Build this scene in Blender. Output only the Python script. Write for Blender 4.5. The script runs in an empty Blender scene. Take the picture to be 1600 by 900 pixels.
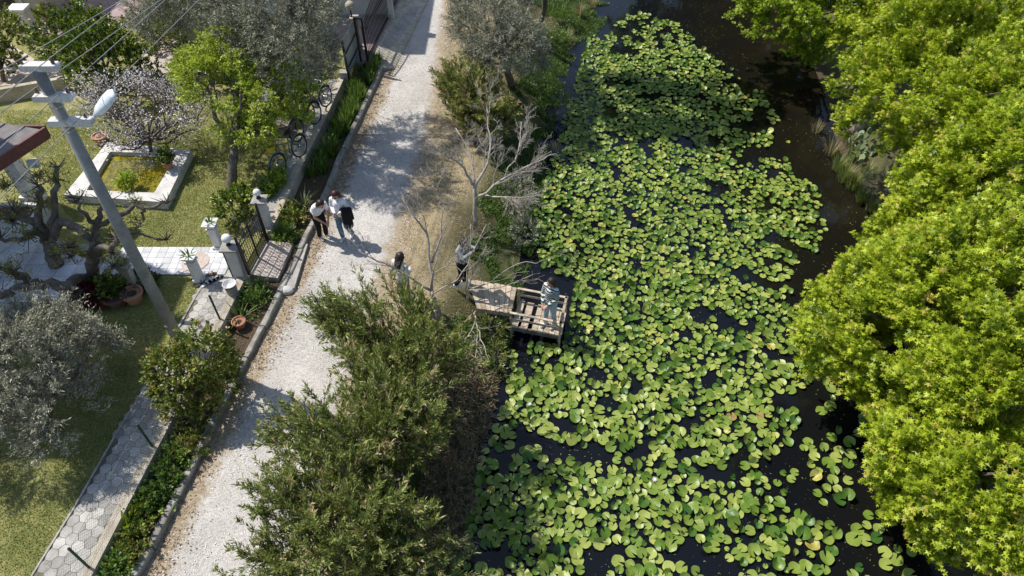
import bpy, bmesh, math, random
import numpy as np
from mathutils import Vector, Matrix, noise
random.seed(7); RNG = np.random.default_rng(7)
C = bpy.context.scene
COL = C.collection
# ------------------------------------------------------------------ camera
FPX = 1121.0; TH = math.radians(46.9); CH = 13.0
cam = bpy.data.cameras.new('camera'); cam.sensor_width = 36; cam.lens = 36*FPX/1600
cam.clip_end = 600
co = bpy.data.objects.new('camera', cam); COL.objects.link(co)
co.location = (0, 0, CH); co.rotation_euler = (math.pi/2-TH, 0, 0); C.camera = co
# ------------------------------------------------------------------ light
AZ, EL = math.radians(154), math.radians(57)
w = bpy.data.worlds.new('World'); C.world = w; w.use_nodes = True
nt = w.node_tree; bg = nt.nodes['Background']
sky = nt.nodes.new('ShaderNodeTexSky'); sky.sky_type = 'NISHITA'; sky.sun_disc = False
sky.sun_elevation = EL; sky.sun_rotation = math.pi/2-AZ
nt.links.new(sky.outputs[0], bg.inputs[0]); bg.inputs[1].default_value = 0.135
sl = bpy.data.lights.new('sun', 'SUN'); sl.energy = 4.3; sl.angle = math.radians(0.55); sl.color = (1, .955, .88)
so = bpy.data.objects.new('sun', sl); COL.objects.link(so); so.location = (-20, 20, 40)
sd = Vector((math.cos(AZ)*math.cos(EL), math.sin(AZ)*math.cos(EL), math.sin(EL)))
so.rotation_euler = sd.to_track_quat('Z', 'Y').to_euler()
C.view_settings.view_transform = 'Standard'; C.view_settings.look = 'None'
C.view_settings.gamma = 1; C.view_settings.exposure = 0.28
C.cycles.max_bounces = 6; C.cycles.transparent_max_bounces = 8

# ------------------------------------------------------------------ helpers
def P(px, py, z=0.0):
    a = (px-800)/FPX; b = (450-py)/FPX
    dy = math.cos(TH)+b*math.sin(TH); dz = -math.sin(TH)+b*math.cos(TH)
    t = (z-CH)/dz
    return Vector((a*t, dy*t, z))
def V(*a): return Vector(a)
def nz(p, s=1.0, o=0.0): return noise.noise(Vector((p[0]*s+o, p[1]*s-o, (p[2] if len(p) > 2 else 0)*s+2*o)))

def tag(o, label=None, cat=None, group=None, kind=None):
    if label: o['label'] = label
    if cat: o['category'] = cat
    if group: o['group'] = group
    if kind: o['kind'] = kind
    return o
def thing(name, loc, label, cat, group=None):
    o = bpy.data.objects.new(name, None); COL.objects.link(o); o.location = loc
    o.empty_display_size = .2
    return tag(o, label, cat, group)
def attach(o, parent):
    if parent is not None:
        root = parent; T = Vector((0, 0, 0))
        while root is not None:
            T += root.location; root = root.parent
        o.parent = parent
        o.matrix_parent_inverse = Matrix.Translation(-T) if parent.type == 'EMPTY' else Matrix.Identity(4)
    return o
def link_mesh(name, me, mat, parent=None):
    o = bpy.data.objects.new(name, me); COL.objects.link(o)
    if mat: me.materials.append(mat)
    return attach(o, parent)
def copy_tree(o, parent=None):
    c = o.copy(); COL.objects.link(c)
    if parent is not None: c.parent = parent
    for ch in list(o.children): copy_tree(ch, c)
    return c

class MB:
    def __init__(s): s.v = []; s.f = []; s.t = []
    def add(s, vs, fs, tone=None):
        n = len(s.v); s.v += [tuple(v) for v in vs]; s.f += [tuple(i+n for i in f) for f in fs]
        s.t += [tone if tone is not None else random.random()]*len(vs)
        return s
    def box(s, c, size, rot=0.0, tilt=None, tone=None):
        c = Vector(c); x, y, z = [q/2 for q in size]
        R = Matrix.Rotation(rot, 3, 'Z')
        if tilt is not None: R = R @ tilt
        vs = [c + R @ Vector((sx*x, sy*y, sz*z)) for sz in (-1, 1) for sx, sy in ((-1, -1), (1, -1), (1, 1), (-1, 1))]
        return s.add(vs, [(3, 2, 1, 0), (4, 5, 6, 7), (0, 1, 5, 4), (1, 2, 6, 5), (2, 3, 7, 6), (3, 0, 4, 7)], tone)
    def bar(s, a, b, wd, ht, up=(0, 0, 1), tone=None):
        a, b = Vector(a), Vector(b); d = (b-a).normalized(); u = Vector(up)
        sd_ = d.cross(u)
        if sd_.length < 1e-4: sd_ = d.cross(Vector((0, 1, 0)))
        sd_.normalize(); u = sd_.cross(d).normalized()
        vs = [p+sd_*sx*wd/2+u*sz*ht/2 for p in (a, b) for sx, sz in ((-1, -1), (1, -1), (1, 1), (-1, 1))]
        return s.add(vs, [(0, 1, 2, 3), (7, 6, 5, 4), (0, 4, 5, 1), (1, 5, 6, 2), (2, 6, 7, 3), (3, 7, 4, 0)], tone)
    def tube(s, pts, rad, n=8, cap=True, tone=None):
        pts = [Vector(p) for p in pts]; m = len(pts)
        if not hasattr(rad, '__len__'): rad = [rad]*m
        d0 = (pts[1]-pts[0]).normalized(); ref = Vector((0, 0, 1)) if abs(d0.z) < .9 else Vector((1, 0, 0))
        vs = []
        for i, p in enumerate(pts):
            d = (pts[min(i+1, m-1)]-pts[max(i-1, 0)]).normalized()
            u = ref-d*ref.dot(d)
            if u.length < 1e-3: u = d.orthogonal()
            u.normalize(); ref = u; q = d.cross(u)
            for k in range(n):
                a = 2*math.pi*k/n; vs.append(p+(u*math.cos(a)+q*math.sin(a))*rad[i])
        fs = [(i*n+k, i*n+(k+1) % n, (i+1)*n+(k+1) % n, (i+1)*n+k) for i in range(m-1) for k in range(n)]
        if cap: fs += [tuple(range(n-1, -1, -1)), tuple(range((m-1)*n, m*n))]
        return s.add(vs, fs, tone)
    def lathe(s, c, prof, n=16, tone=None):
        c = Vector(c); vs = []; m = len(prof)
        for r, z in prof:
            for k in range(n):
                a = 2*math.pi*k/n; vs.append(c+Vector((r*math.cos(a), r*math.sin(a), z)))
        fs = [(i*n+k, i*n+(k+1) % n, (i+1)*n+(k+1) % n, (i+1)*n+k) for i in range(m-1) for k in range(n)]
        if prof[0][0] > 1e-3: fs.append(tuple(range(n-1, -1, -1)))
        if prof[-1][0] > 1e-3: fs.append(tuple(range((m-1)*n, m*n)))
        return s.add(vs, fs, tone)
    def ball(s, c, r, n=14, sc=(1, 1, 1), tone=None):
        c = Vector(c); m = n//2
        vs = []
        for i in range(m+1):
            ph = math.pi*i/m
            for k in range(n):
                a = 2*math.pi*k/n
                vs.append(c+Vector((math.sin(ph)*math.cos(a)*sc[0], math.sin(ph)*math.sin(a)*sc[1], -math.cos(ph)*sc[2]))*r)
        fs = [(i*n+k, i*n+(k+1) % n, (i+1)*n+(k+1) % n, (i+1)*n+k) for i in range(m) for k in range(n)]
        return s.add(vs, fs, tone)
    def prism(s, poly, z0, z1, tone=None):
        n = len(poly)
        area = sum(poly[i][0]*poly[(i+1) % n][1]-poly[(i+1) % n][0]*poly[i][1] for i in range(n))
        if area < 0: poly = poly[::-1]
        vs = [(p[0], p[1], z0) for p in poly]+[(p[0], p[1], z1) for p in poly]
        fs = [tuple(range(n-1, -1, -1)), tuple(range(n, 2*n))]+[(i, (i+1) % n, n+(i+1) % n, n+i) for i in range(n)]
        return s.add(vs, fs, tone)
    def build(s, name, mat, parent=None, smooth=False):
        me = bpy.data.meshes.new(name); me.from_pydata(s.v, [], s.f)
        at = me.attributes.new('tone', 'FLOAT', 'POINT'); at.data.foreach_set('value', s.t)
        if smooth: me.polygons.foreach_set('use_smooth', [True]*len(me.polygons)); me.update()
        return link_mesh(name, me, mat, parent)

def fast_mesh(name, verts, faces, tone, mat, parent=None, smooth=False):
    """verts (N,3) array, faces (M,k) array"""
    me = bpy.data.meshes.new(name); M, k = faces.shape
    me.vertices.add(len(verts)); me.vertices.foreach_set('co', verts.astype(np.float32).ravel())
    me.loops.add(M*k); me.loops.foreach_set('vertex_index', faces.astype(np.int32).ravel())
    me.polygons.add(M); me.polygons.foreach_set('loop_start', np.arange(0, M*k, k, dtype=np.int32))
    me.polygons.foreach_set('loop_total', np.full(M, k, dtype=np.int32))
    if smooth: me.polygons.foreach_set('use_smooth', np.ones(M, dtype=bool))
    me.update(calc_edges=True)
    at = me.attributes.new('tone', 'FLOAT', 'POINT'); at.data.foreach_set('value', tone.astype(np.float32))
    return link_mesh(name, me, mat, parent)

# leaf templates: (u along, v across, w normal)
def T_lance(wd=.22): return np.array([(0, 0, 0), (.45, wd/2, .05), (1, 0, -.06), (.45, -wd/2, .05)]), np.array([(0, 1, 2, 3)])
def T_oval(wd=.55):
    return np.array([(0, 0, 0), (.3, wd/2, .06), (.7, wd*.42, .04), (1, 0, -.1), (.7, -wd*.42, .04), (.3, -wd/2, .06)]), np.array([(0, 1, 2, 3), (0, 3, 4, 5)])
def T_star():
    vs = [(.0, 0, 0)]; n = 5; fs = []
    for i in range(n+1):
        a = math.radians(-150+300*i/n); vs.append((.24*math.cos(a), .24*math.sin(a), 0.0))
    L = [.42, .55, .62, .55, .42]
    for i in range(n):
        a = math.radians(-150+300*(i+.5)/n); vs.append((L[i]*math.cos(a)*1.0, L[i]*math.sin(a), -.10))
    for i in range(n): fs.append((0, 1+i, 7+i, 2+i))
    return np.array(vs), np.array(fs)
def unit(a): return a/np.maximum(np.linalg.norm(a, axis=-1, keepdims=True), 1e-9)
def leaves(name, pos, dr, nr, size, tone, tmpl, mat, parent=None, smooth=False):
    tv, tf = tmpl; n = len(pos); k = len(tv)
    dr = unit(dr); nr = unit(nr-dr*(nr*dr).sum(1, keepdims=True)); sd_ = np.cross(nr, dr)
    sz = size[:, None, None]
    v = pos[:, None, :]+sz*(tv[None, :, 0:1]*dr[:, None, :]+tv[None, :, 1:2]*sd_[:, None, :]+tv[None, :, 2:3]*nr[:, None, :])
    f = (tf[None, :, :]+(np.arange(n)*k)[:, None, None]).reshape(-1, tf.shape[1])
    return fast_mesh(name, v.reshape(-1, 3), f, np.repeat(tone, k), mat, parent, smooth)

# ------------------------------------------------------------------ materials
def new_mat(name):
    m = bpy.data.materials.new(name); m.use_nodes = True
    n = m.node_tree; return m, n, n.nodes['Principled BSDF'], n.nodes['Material Output']
def N(n, t, **kw):
    x = n.nodes.new('ShaderNode'+t)
    for k, v in kw.items():
        if hasattr(x, k): setattr(x, k, v)
        else: x.inputs[k].default_value = v
    return x
def rgb(c): return (c[0], c[1], c[2], 1)
def ramp(n, stops):
    r = n.nodes.new('ShaderNodeValToRGB'); e = r.color_ramp.elements
    e[0].position, e[0].color = stops[0][0], rgb(stops[0][1])
    e[1].position, e[1].color = stops[-1][0], rgb(stops[-1][1])
    for p, c in stops[1:-1]:
        q = e.new(p); q.color = rgb(c)
    return r
def mat_leaf(name, stops, rough=.45, trans=.3, spec=.4, tcol=(1.0, 1.1, .5)):
    m, n, b, out = new_mat(name)
    a = N(n, 'Attribute', attribute_name='tone'); r = ramp(n, stops); n.links.new(a.outputs['Fac'], r.inputs[0])
    geo = N(n, 'NewGeometry')
    n.links.new(r.outputs[0], b.inputs['Base Color'])
    b.inputs['Roughness'].default_value = rough; b.inputs['Specular IOR Level'].default_value = spec
    tr = N(n, 'BsdfTranslucent'); mx = N(n, 'MixRGB', blend_type='MULTIPLY'); mx.inputs[0].default_value = 1
    n.links.new(r.outputs[0], mx.inputs[1]); mx.inputs[2].default_value = rgb(tcol)
    n.links.new(mx.outputs[0], tr.inputs[0])
    ms = N(n, 'MixShader'); ms.inputs[0].default_value = trans
    n.links.new(b.outputs[0], ms.inputs[1]); n.links.new(tr.outputs[0], ms.inputs[2]); n.links.new(ms.outputs[0], out.inputs[0])
    return m
def mat_noise(name, c1, c2, scale=4, rough=.8, bump=.3, fine=60, c3=None, attr=0.0, spec=.3, bdist=.01, metal=0, lo=.35, hi=.65, detail=6):
    m, n, b, out = new_mat(name)
    tc = N(n, 'TexCoord'); geo = N(n, 'NewGeometry')
    src = geo.outputs['Position']
    t1 = N(n, 'TexNoise', Scale=scale, Detail=detail, Roughness=.6); n.links.new(src, t1.inputs['Vector'])
    r = ramp(n, [(lo, c1), (hi, c2)]); n.links.new(t1.outputs[0], r.inputs[0]); colo = r.outputs[0]
    t2 = N(n, 'TexNoise', Scale=fine, Detail=4, Roughness=.7); n.links.new(src, t2.inputs['Vector'])
    r2 = ramp(n, [(.25, (.62,)*3), (.75, (1.38,)*3)]); n.links.new(t2.outputs[0], r2.inputs[0])
    mx = N(n, 'MixRGB', blend_type='MULTIPLY'); mx.inputs[0].default_value = .8
    n.links.new(colo, mx.inputs[1]); n.links.new(r2.outputs[0], mx.inputs[2]); colo = mx.outputs[0]
    if c3 is not None:
        t3 = N(n, 'TexNoise', Scale=scale*2.7, Detail=8, Roughness=.75); n.links.new(src, t3.inputs['Vector'])
        r3 = ramp(n, [(.55, (0, 0, 0)), (.68, (1, 1, 1))]); n.links.new(t3.outputs[0], r3.inputs[0])
        m3 = N(n, 'MixRGB'); n.links.new(r3.outputs[0], m3.inputs[0]); n.links.new(colo, m3.inputs[1]); m3.inputs[2].default_value = rgb(c3); colo = m3.outputs[0]
    if attr:
        a = N(n, 'Attribute', attribute_name='tone'); r4 = ramp(n, [(0, (1-attr,)*3), (1, (1+attr,)*3)]); n.links.new(a.outputs['Fac'], r4.inputs[0])
        m4 = N(n, 'MixRGB', blend_type='MULTIPLY'); m4.inputs[0].default_value = 1; n.links.new(colo, m4.inputs[1]); n.links.new(r4.outputs[0], m4.inputs[2]); colo = m4.outputs[0]
    n.links.new(colo, b.inputs['Base Color']); b.inputs['Roughness'].default_value = rough
    b.inputs['Specular IOR Level'].default_value = spec; b.inputs['Metallic'].default_value = metal
    if bump:
        bp = N(n, 'Bump', Strength=bump, Distance=bdist); n.links.new(t2.outputs[0], bp.inputs['Height']); n.links.new(bp.outputs[0], b.inputs['Normal'])
    return m
def plain(name, c, rough=.6, spec=.4, metal=0):
    c2 = tuple(min(1, x*1.15) for x in c); c1 = tuple(x*.85 for x in c)
    return mat_noise(name, c1, c2, scale=9, rough=rough, bump=.15, fine=40, spec=spec, metal=metal)

M = {}
M['bark'] = mat_noise('bark', (.09, .075, .06), (.2, .17, .14), 6, .9, .8, 35, bdist=.02)
M['barkpale'] = mat_noise('pale_bark', (.28, .25, .21), (.48, .44, .38), 8, .85, .5, 50)
M['twig'] = mat_noise('twig', (.28, .24, .20), (.46, .41, .36), 8, .85, .3, 50)
M['gum'] = mat_leaf('gum_leaf', [(0, (.14, .20, .014)), (.45, (.36, .45, .028)), (.94, (.60, .67, .07)), (1, (.56, .47, .12))], .4, .42, .4, (1.15, 1.2, .4))
M['gum2'] = mat_leaf('gum_leaf_deep', [(0, (.11, .17, .012)), (.5, (.26, .36, .022)), (1, (.44, .54, .05))], .4, .42, .4, (1.15, 1.2, .4))
M['lime'] = mat_leaf('lime_leaf', [(0, (.14, .21, .015)), (.5, (.33, .40, .045)), (1, (.50, .56, .11))], .4, .4)
M['oleander'] = mat_leaf('oleander_leaf', [(0, (.075, .105, .025)), (.5, (.19, .235, .055)), (.82, (.38, .41, .13)), (.95, (.58, .40, .26))], .4, .25)
M['olive'] = mat_leaf('olive_leaf', [(0, (.15, .16, .11)), (.55, (.33, .34, .24)), (1, (.55, .55, .44))], .5, .15, tcol=(1, 1, .8))
M['silver'] = mat_leaf('silver_leaf', [(0, (.20, .20, .13)), (.55, (.40, .39, .28)), (1, (.62, .60, .46))], .5, .15, tcol=(1, 1, .85))
M['citrus'] = mat_leaf('citrus_leaf', [(0, (.03, .06, .012)), (.6, (.10, .16, .025)), (1, (.34, .38, .05))], .3, .25)
M['shrub'] = mat_leaf('shrub_leaf', [(0, (.07, .10, .02)), (.55, (.19, .24, .045)), (.85, (.38, .38, .08)), (1, (.5, .32, .14))], .4, .3)
M['blossom'] = mat_leaf('blossom', [(0, (.22, .18, .16)), (.35, (.5, .45, .45)), (.6, (.8, .76, .78)), (1, (.88, .86, .88))], .6, .3, tcol=(1, 1, 1))
M['tuft'] = mat_leaf('tuft_leaf', [(0, (.10, .10, .02)), (.5, (.26, .26, .04)), (1, (.42, .40, .06))], .45, .35)
M['blade'] = mat_leaf('grass_blade', [(0, (.04, .08, .01)), (.5, (.08, .15, .02)), (1, (.15, .24, .04))], .45, .3)
M['iris'] = mat_leaf('strap_leaf', [(0, (.05, .10, .02)), (.6, (.12, .20, .04)), (1, (.28, .38, .10))], .4, .35)
M['yucca'] = mat_leaf('striped_strap_leaf', [(0, (.12, .15, .05)), (.6, (.26, .30, .12)), (1, (.45, .45, .25))], .4, .2)
M['lawnblade'] = mat_leaf('lawn_blade', [(0, (.13, .17, .04)), (.5, (.27, .305, .085)), (1, (.50, .47, .20))], .5, .3)
M['dryblade'] = mat_leaf('dry_blade', [(0, (.16, .17, .06)), (.5, (.38, .32, .17)), (1, (.55, .46, .29))], .6, .3, tcol=(1, 1, .8))
M['reed'] = mat_leaf('reed_leaf', [(0, (.10, .14, .03)), (.5, (.22, .28, .07)), (1, (.46, .44, .20))], .5, .3)
M['thatch'] = mat_leaf('thatch', [(0, (.08, .05, .03)), (.5, (.20, .14, .085)), (.85, (.34, .26, .17)), (1, (.12, .18, .04))], .7, .2, tcol=(1, 1, .8))
M['litter'] = mat_leaf('litter', [(0, (.08, .05, .03)), (.5, (.22, .15, .10)), (1, (.42, .33, .24))], .7, .1, tcol=(1, 1, .8))
M['red'] = mat_leaf('red_leaf', [(0, (.08, .01, .02)), (1, (.22, .02, .04))], .5, .2, tcol=(1, .6, .6))
M['cactus'] = mat_leaf('cactus_pad', [(0, (.10, .15, .06)), (1, (.30, .36, .20))], .5, .0)
M['pad'] = None
def mat_pad():
    m, n, b, out = new_mat('lily_pad')
    a = N(n, 'Attribute', attribute_name='tone')
    r = ramp(n, [(0, (.05, .13, .018)), (.25, (.13, .22, .024)), (.6, (.28, .345, .066)), (.84, (.37, .42, .10)), (.93, (.44, .40, .08)), (1, (.30, .20, .06))])
    geo = N(n, 'NewGeometry'); t = N(n, 'TexNoise', Scale=9.0, Detail=5.0, Roughness=.65); n.links.new(geo.outputs['Position'], t.inputs['Vector'])
    ad = N(n, 'Math', operation='MULTIPLY_ADD'); n.links.new(t.outputs[0], ad.inputs[0]); ad.inputs[1].default_value = .42; 
    sb = N(n, 'Math', operation='SUBTRACT'); n.links.new(a.outputs['Fac'], sb.inputs[0]); sb.inputs[1].default_value = .21
    n.links.new(sb.outputs[0], ad.inputs[2]); n.links.new(ad.outputs[0], r.inputs[0])
    sp = N(n, 'TexNoise', Scale=38.0, Detail=3.0); n.links.new(geo.outputs['Position'], sp.inputs['Vector'])
    rs = ramp(n, [(.66, (0, 0, 0)), (.74, (1, 1, 1))]); n.links.new(sp.outputs[0], rs.inputs[0])
    mx = N(n, 'MixRGB'); n.links.new(rs.outputs[0], mx.inputs[0]); n.links.new(r.outputs[0], mx.inputs[1]); mx.inputs[2].default_value = (.20, .17, .05, 1)
    n.links.new(mx.outputs[0], b.inputs['Base Color']); b.inputs['Roughness'].default_value = .38; b.inputs['Specular IOR Level'].default_value = .42
    bp = N(n, 'Bump', Strength=.5, Distance=.02); n.links.new(t.outputs[0], bp.inputs['Height']); n.links.new(bp.outputs[0], b.inputs['Normal'])
    tr = N(n, 'BsdfTranslucent'); n.links.new(mx.outputs[0], tr.inputs[0]); ms = N(n, 'MixShader'); ms.inputs[0].default_value = .15
    n.links.new(b.outputs[0], ms.inputs[1]); n.links.new(tr.outputs[0], ms.inputs[2]); n.links.new(ms.outputs[0], out.inputs[0])
    return m
M['pad'] = mat_pad()
def mat_gravel():
    m, n, b, out = new_mat('gravel')
    geo = N(n, 'NewGeometry'); a = N(n, 'Attribute', attribute_name='tone')   # tone: 1 = bare gravel, 0 = dirt
    big = N(n, 'TexNoise', Scale=.9, Detail=5.0, Roughness=.6); n.links.new(geo.outputs['Position'], big.inputs['Vector'])
    g = ramp(n, [(.3, (.42, .395, .36)), (.7, (.57, .54, .50))]); n.links.new(big.outputs[0], g.inputs[0])
    vo = N(n, 'TexVoronoi', Scale=42.0); n.links.new(geo.outputs['Position'], vo.inputs['Vector'])
    hs = N(n, 'SeparateColor'); n.links.new(vo.outputs['Color'], hs.inputs[0])
    rv = ramp(n, [(0, (.6,)*3), (.3, (.88,)*3), (1, (1.18,)*3)]); n.links.new(hs.outputs[0], rv.inputs[0])
    mx = N(n, 'MixRGB', blend_type='MULTIPLY'); mx.inputs[0].default_value = .85; n.links.new(g.outputs[0], mx.inputs[1]); n.links.new(rv.outputs[0], mx.inputs[2])
    nd = N(n, 'TexNoise', Scale=3.2, Detail=9.0, Roughness=.72); n.links.new(geo.outputs['Position'], nd.inputs['Vector'])
    ad = N(n, 'Math', operation='ADD'); n.links.new(nd.outputs[0], ad.inputs[0]); n.links.new(a.outputs['Fac'], ad.inputs[1])
    rm = ramp(n, [(.78, (0, 0, 0)), (1.0, (1, 1, 1))]); 
    sc = N(n, 'Math', operation='MULTIPLY'); n.links.new(ad.outputs[0], sc.inputs[0]); sc.inputs[1].default_value = .9
    n.links.new(sc.outputs[0], rm.inputs[0])
    dirt = ramp(n, [(.3, (.24, .185, .125)), (.7, (.44, .36, .25))]); nd2 = N(n, 'TexNoise', Scale=14.0, Detail=6.0); n.links.new(geo.outputs['Position'], nd2.inputs['Vector']); n.links.new(nd2.outputs[0], dirt.inputs[0])
    m2 = N(n, 'MixRGB'); n.links.new(rm.outputs[0], m2.inputs[0]); n.links.new(dirt.outputs[0], m2.inputs[1]); n.links.new(mx.outputs[0], m2.inputs[2])
    n.links.new(m2.outputs[0], b.inputs['Base Color']); b.inputs['Roughness'].default_value = .95; b.inputs['Specular IOR Level'].default_value = .1
    bp = N(n, 'Bump', Strength=.7, Distance=.02); n.links.new(vo.outputs['Distance'], bp.inputs['Height']); n.links.new(bp.outputs[0], b.inputs['Normal'])
    return m
M['gravel'] = mat_gravel()
def mat_ground():
    m, n, b, out = new_mat('ground')
    geo = N(n, 'NewGeometry'); a = N(n, 'Attribute', attribute_name='col')
    t2 = N(n, 'TexNoise', Scale=22.0, Detail=8.0, Roughness=.75); n.links.new(geo.outputs['Position'], t2.inputs['Vector'])
    r2 = ramp(n, [(.28, (.45,)*3), (.72, (1.5,)*3)]); n.links.new(t2.outputs[0], r2.inputs[0])
    mx = N(n, 'MixRGB', blend_type='MULTIPLY'); mx.inputs[0].default_value = 1; n.links.new(a.outputs['Color'], mx.inputs[1]); n.links.new(r2.outputs[0], mx.inputs[2])
    n.links.new(mx.outputs[0], b.inputs['Base Color']); b.inputs['Roughness'].default_value = .95; b.inputs['Specular IOR Level'].default_value = .1
    bp = N(n, 'Bump', Strength=.8, Distance=.04); n.links.new(t2.outputs[0], bp.inputs['Height']); n.links.new(bp.outputs[0], b.inputs['Normal'])
    return m
M['ground'] = mat_ground()
def mat_water():
    m, n, b, out = new_mat('water')
    geo = N(n, 'NewGeometry'); t = N(n, 'TexNoise', Scale=.55, Detail=6.0, Roughness=.65); n.links.new(geo.outputs['Position'], t.inputs['Vector'])
    sx = N(n, 'SeparateXYZ'); n.links.new(geo.outputs['Position'], sx.inputs[0])
    mr = N(n, 'MapRange'); mr.inputs[1].default_value = 5.2; mr.inputs[2].default_value = 10.5; n.links.new(sx.outputs[0], mr.inputs[0])
    mu = N(n, 'Math', operation='MULTIPLY'); n.links.new(mr.outputs[0], mu.inputs[0]); n.links.new(t.outputs[0], mu.inputs[1])
    r = ramp(n, [(.05, (.005, .006, .008)), (.35, (.009, .008, .005)), (.65, (.018, .014, .007))]); n.links.new(mu.outputs[0], r.inputs[0])
    n.links.new(r.outputs[0], b.inputs['Base Color']); b.inputs['Roughness'].default_value = .05; b.inputs['IOR'].default_value = 1.33
    t2 = N(n, 'TexNoise', Scale=5.0, Detail=4.0); n.links.new(geo.outputs['Position'], t2.inputs['Vector'])
    bp = N(n, 'Bump', Strength=.12, Distance=.02); n.links.new(t2.outputs[0], bp.inputs['Height']); n.links.new(bp.outputs[0], b.inputs['Normal'])
    return m
M['water'] = mat_water()
M['concrete'] = mat_noise('concrete', (.28, .265, .24), (.42, .40, .365), 3, .9, .4, 45, c3=(.16, .16, .13))
M['kerb'] = mat_noise('kerb_concrete', (.20, .19, .165), (.36, .34, .30), 4, .9, .6, 40, c3=(.13, .13, .09), attr=.15)
M['polec'] = mat_noise('pole_concrete', (.19, .19, .185), (.30, .30, .285), 2.5, .85, .3, 60, c3=(.15, .15, .14))
M['sandwall'] = mat_noise('wall_top', (.36, .31, .24), (.50, .45, .36), 3, .9, .4, 40, c3=(.24, .21, .16))
M['white'] = mat_noise('white_paint', (.60, .59, .575), (.75, .74, .72), 3, .6, .1, 30, c3=(.50, .47, .43))
M['whitedirty'] = mat_noise('white_stone', (.5, .48, .46), (.66, .64, .61), 3, .8, .2, 40, c3=(.33, .31, .28))
M['hex'] = mat_noise('hex_paver', (.32, .30, .275), (.46, .44, .40), 3, .9, .4, 50, attr=.28, c3=(.26, .25, .19))
M['hexbase'] = mat_noise('paver_joint', (.10, .10, .06), (.18, .16, .11), 9, .95, .3, 50)
M['marble'] = mat_noise('marble_tile', (.52, .52, .54), (.68, .68, .69), 2, .5, .05, 30, attr=.25, c3=(.42, .41, .39))
M['pink'] = mat_noise('pink_tile', (.42, .34, .29), (.55, .47, .41), 6, .8, .2, 40, attr=.12)
M['brick'] = mat_noise('yellow_paver', (.40, .36, .27), (.52, .47, .37), 5, .85, .3, 40, attr=.2)
M['plum'] = mat_noise('plum_tile', (.26, .19, .19), (.36, .27, .27), 4, .8, .2, 30, attr=.12)
M['wood'] = mat_noise('weathered_wood', (.36, .285, .205), (.54, .45, .34), 5, .85, .4, 55, attr=.2)
M['wooddark'] = mat_noise('grey_wood', (.13, .11, .09), (.24, .21, .18), 5, .9, .4, 45, attr=.2)
M['iron'] = plain('black_iron', (.018, .018, .02), .45)
M['green'] = plain('green_paint', (.015, .06, .035), .5)
M['wire'] = plain('fence_wire', (.22, .25, .22), .5)
M['cable'] = plain('cable', (.30, .30, .30), .5)
M['brown'] = plain('brown_fascia', (.16, .055, .045), .6)
M['rooftile'] = mat_noise('roof_tile', (.19, .17, .165), (.27, .245, .24), 3, .8, .2, 60, attr=.06)
M['stucco'] = mat_noise('stucco', (.50, .49, .47), (.60, .59, .57), 2, .9, .2, 50)
M['beige'] = mat_noise('beige_stucco', (.42, .37, .30), (.50, .45, .37), 2, .9, .2, 50)
M['terra'] = mat_noise('terracotta', (.36, .17, .10), (.48, .25, .16), 5, .85, .2, 40)
M['metalpanel'] = mat_noise('panel_metal', (.27, .31, .30), (.36, .40, .39), 2, .5, .05, 30)
M['lampglass'] = plain('globe_glass', (.8, .8, .78), .25)
M['lamphead'] = plain('lamp_housing', (.74, .78, .80), .35)
M['insul'] = plain('brown_ceramic', (.14, .08, .07), .3)
M['soil'] = mat_noise('soil', (.07, .05, .035), (.16, .12, .085), 5, .95, .6, 40)
M['algae'] = mat_noise('algae_water', (.10, .10, .008), (.30, .24, .02), 3.5, .12, .1, 14, c3=(.06, .08, .02), spec=.5)
M['rubber'] = plain('rubber', (.02, .02, .02), .7)
M['chrome'] = plain('bare_metal', (.5, .5, .5), .3, metal=.8)
M['bluepaint'] = plain('blue_grey_paint', (.10, .14, .18), .35)
M['yellow'] = plain('yellow_plastic', (.55, .45, .05), .4)
M['tarp'] = plain('grey_tarp', (.18, .18, .18), .7)
M['black'] = plain('black_cloth', (.012, .012, .014), .85, .2)
M['denim'] = plain('denim', (.12, .19, .27), .9, .1)
M['palejean'] = plain('pale_denim', (.46, .56, .62), .9, .1)
M['whitecloth'] = plain('white_cloth', (.72, .72, .74), .9, .1)
M['greycloth'] = plain('grey_cloth', (.27, .28, .28), .9, .1)
M['skin'] = plain('skin', (.47, .27, .19), .55, .3)
M['hair'] = plain('dark_hair', (.022, .014, .012), .5, .4)
M['hairred'] = plain('reddish_hair', (.05, .014, .014), .5, .4)
M['shoe'] = plain('white_shoe', (.7, .7, .7), .6)
def mat_stripe():
    m, n, b, out = new_mat('striped_knit')
    geo = N(n, 'NewGeometry'); wv = N(n, 'TexWave', Scale=5.2, Distortion=.4); wv.wave_type = 'BANDS'; wv.bands_direction = 'Z'
    n.links.new(geo.outputs['Position'], wv.inputs['Vector'])
    r = ramp(n, [(.46, (.03, .05, .045)), (.54, (.6, .62, .6))]); n.links.new(wv.outputs[0], r.inputs[0]); n.links.new(r.outputs[0], b.inputs['Base Color'])
    b.inputs['Roughness'].default_value = .9; return m
M['stripe'] = mat_stripe()

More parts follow.
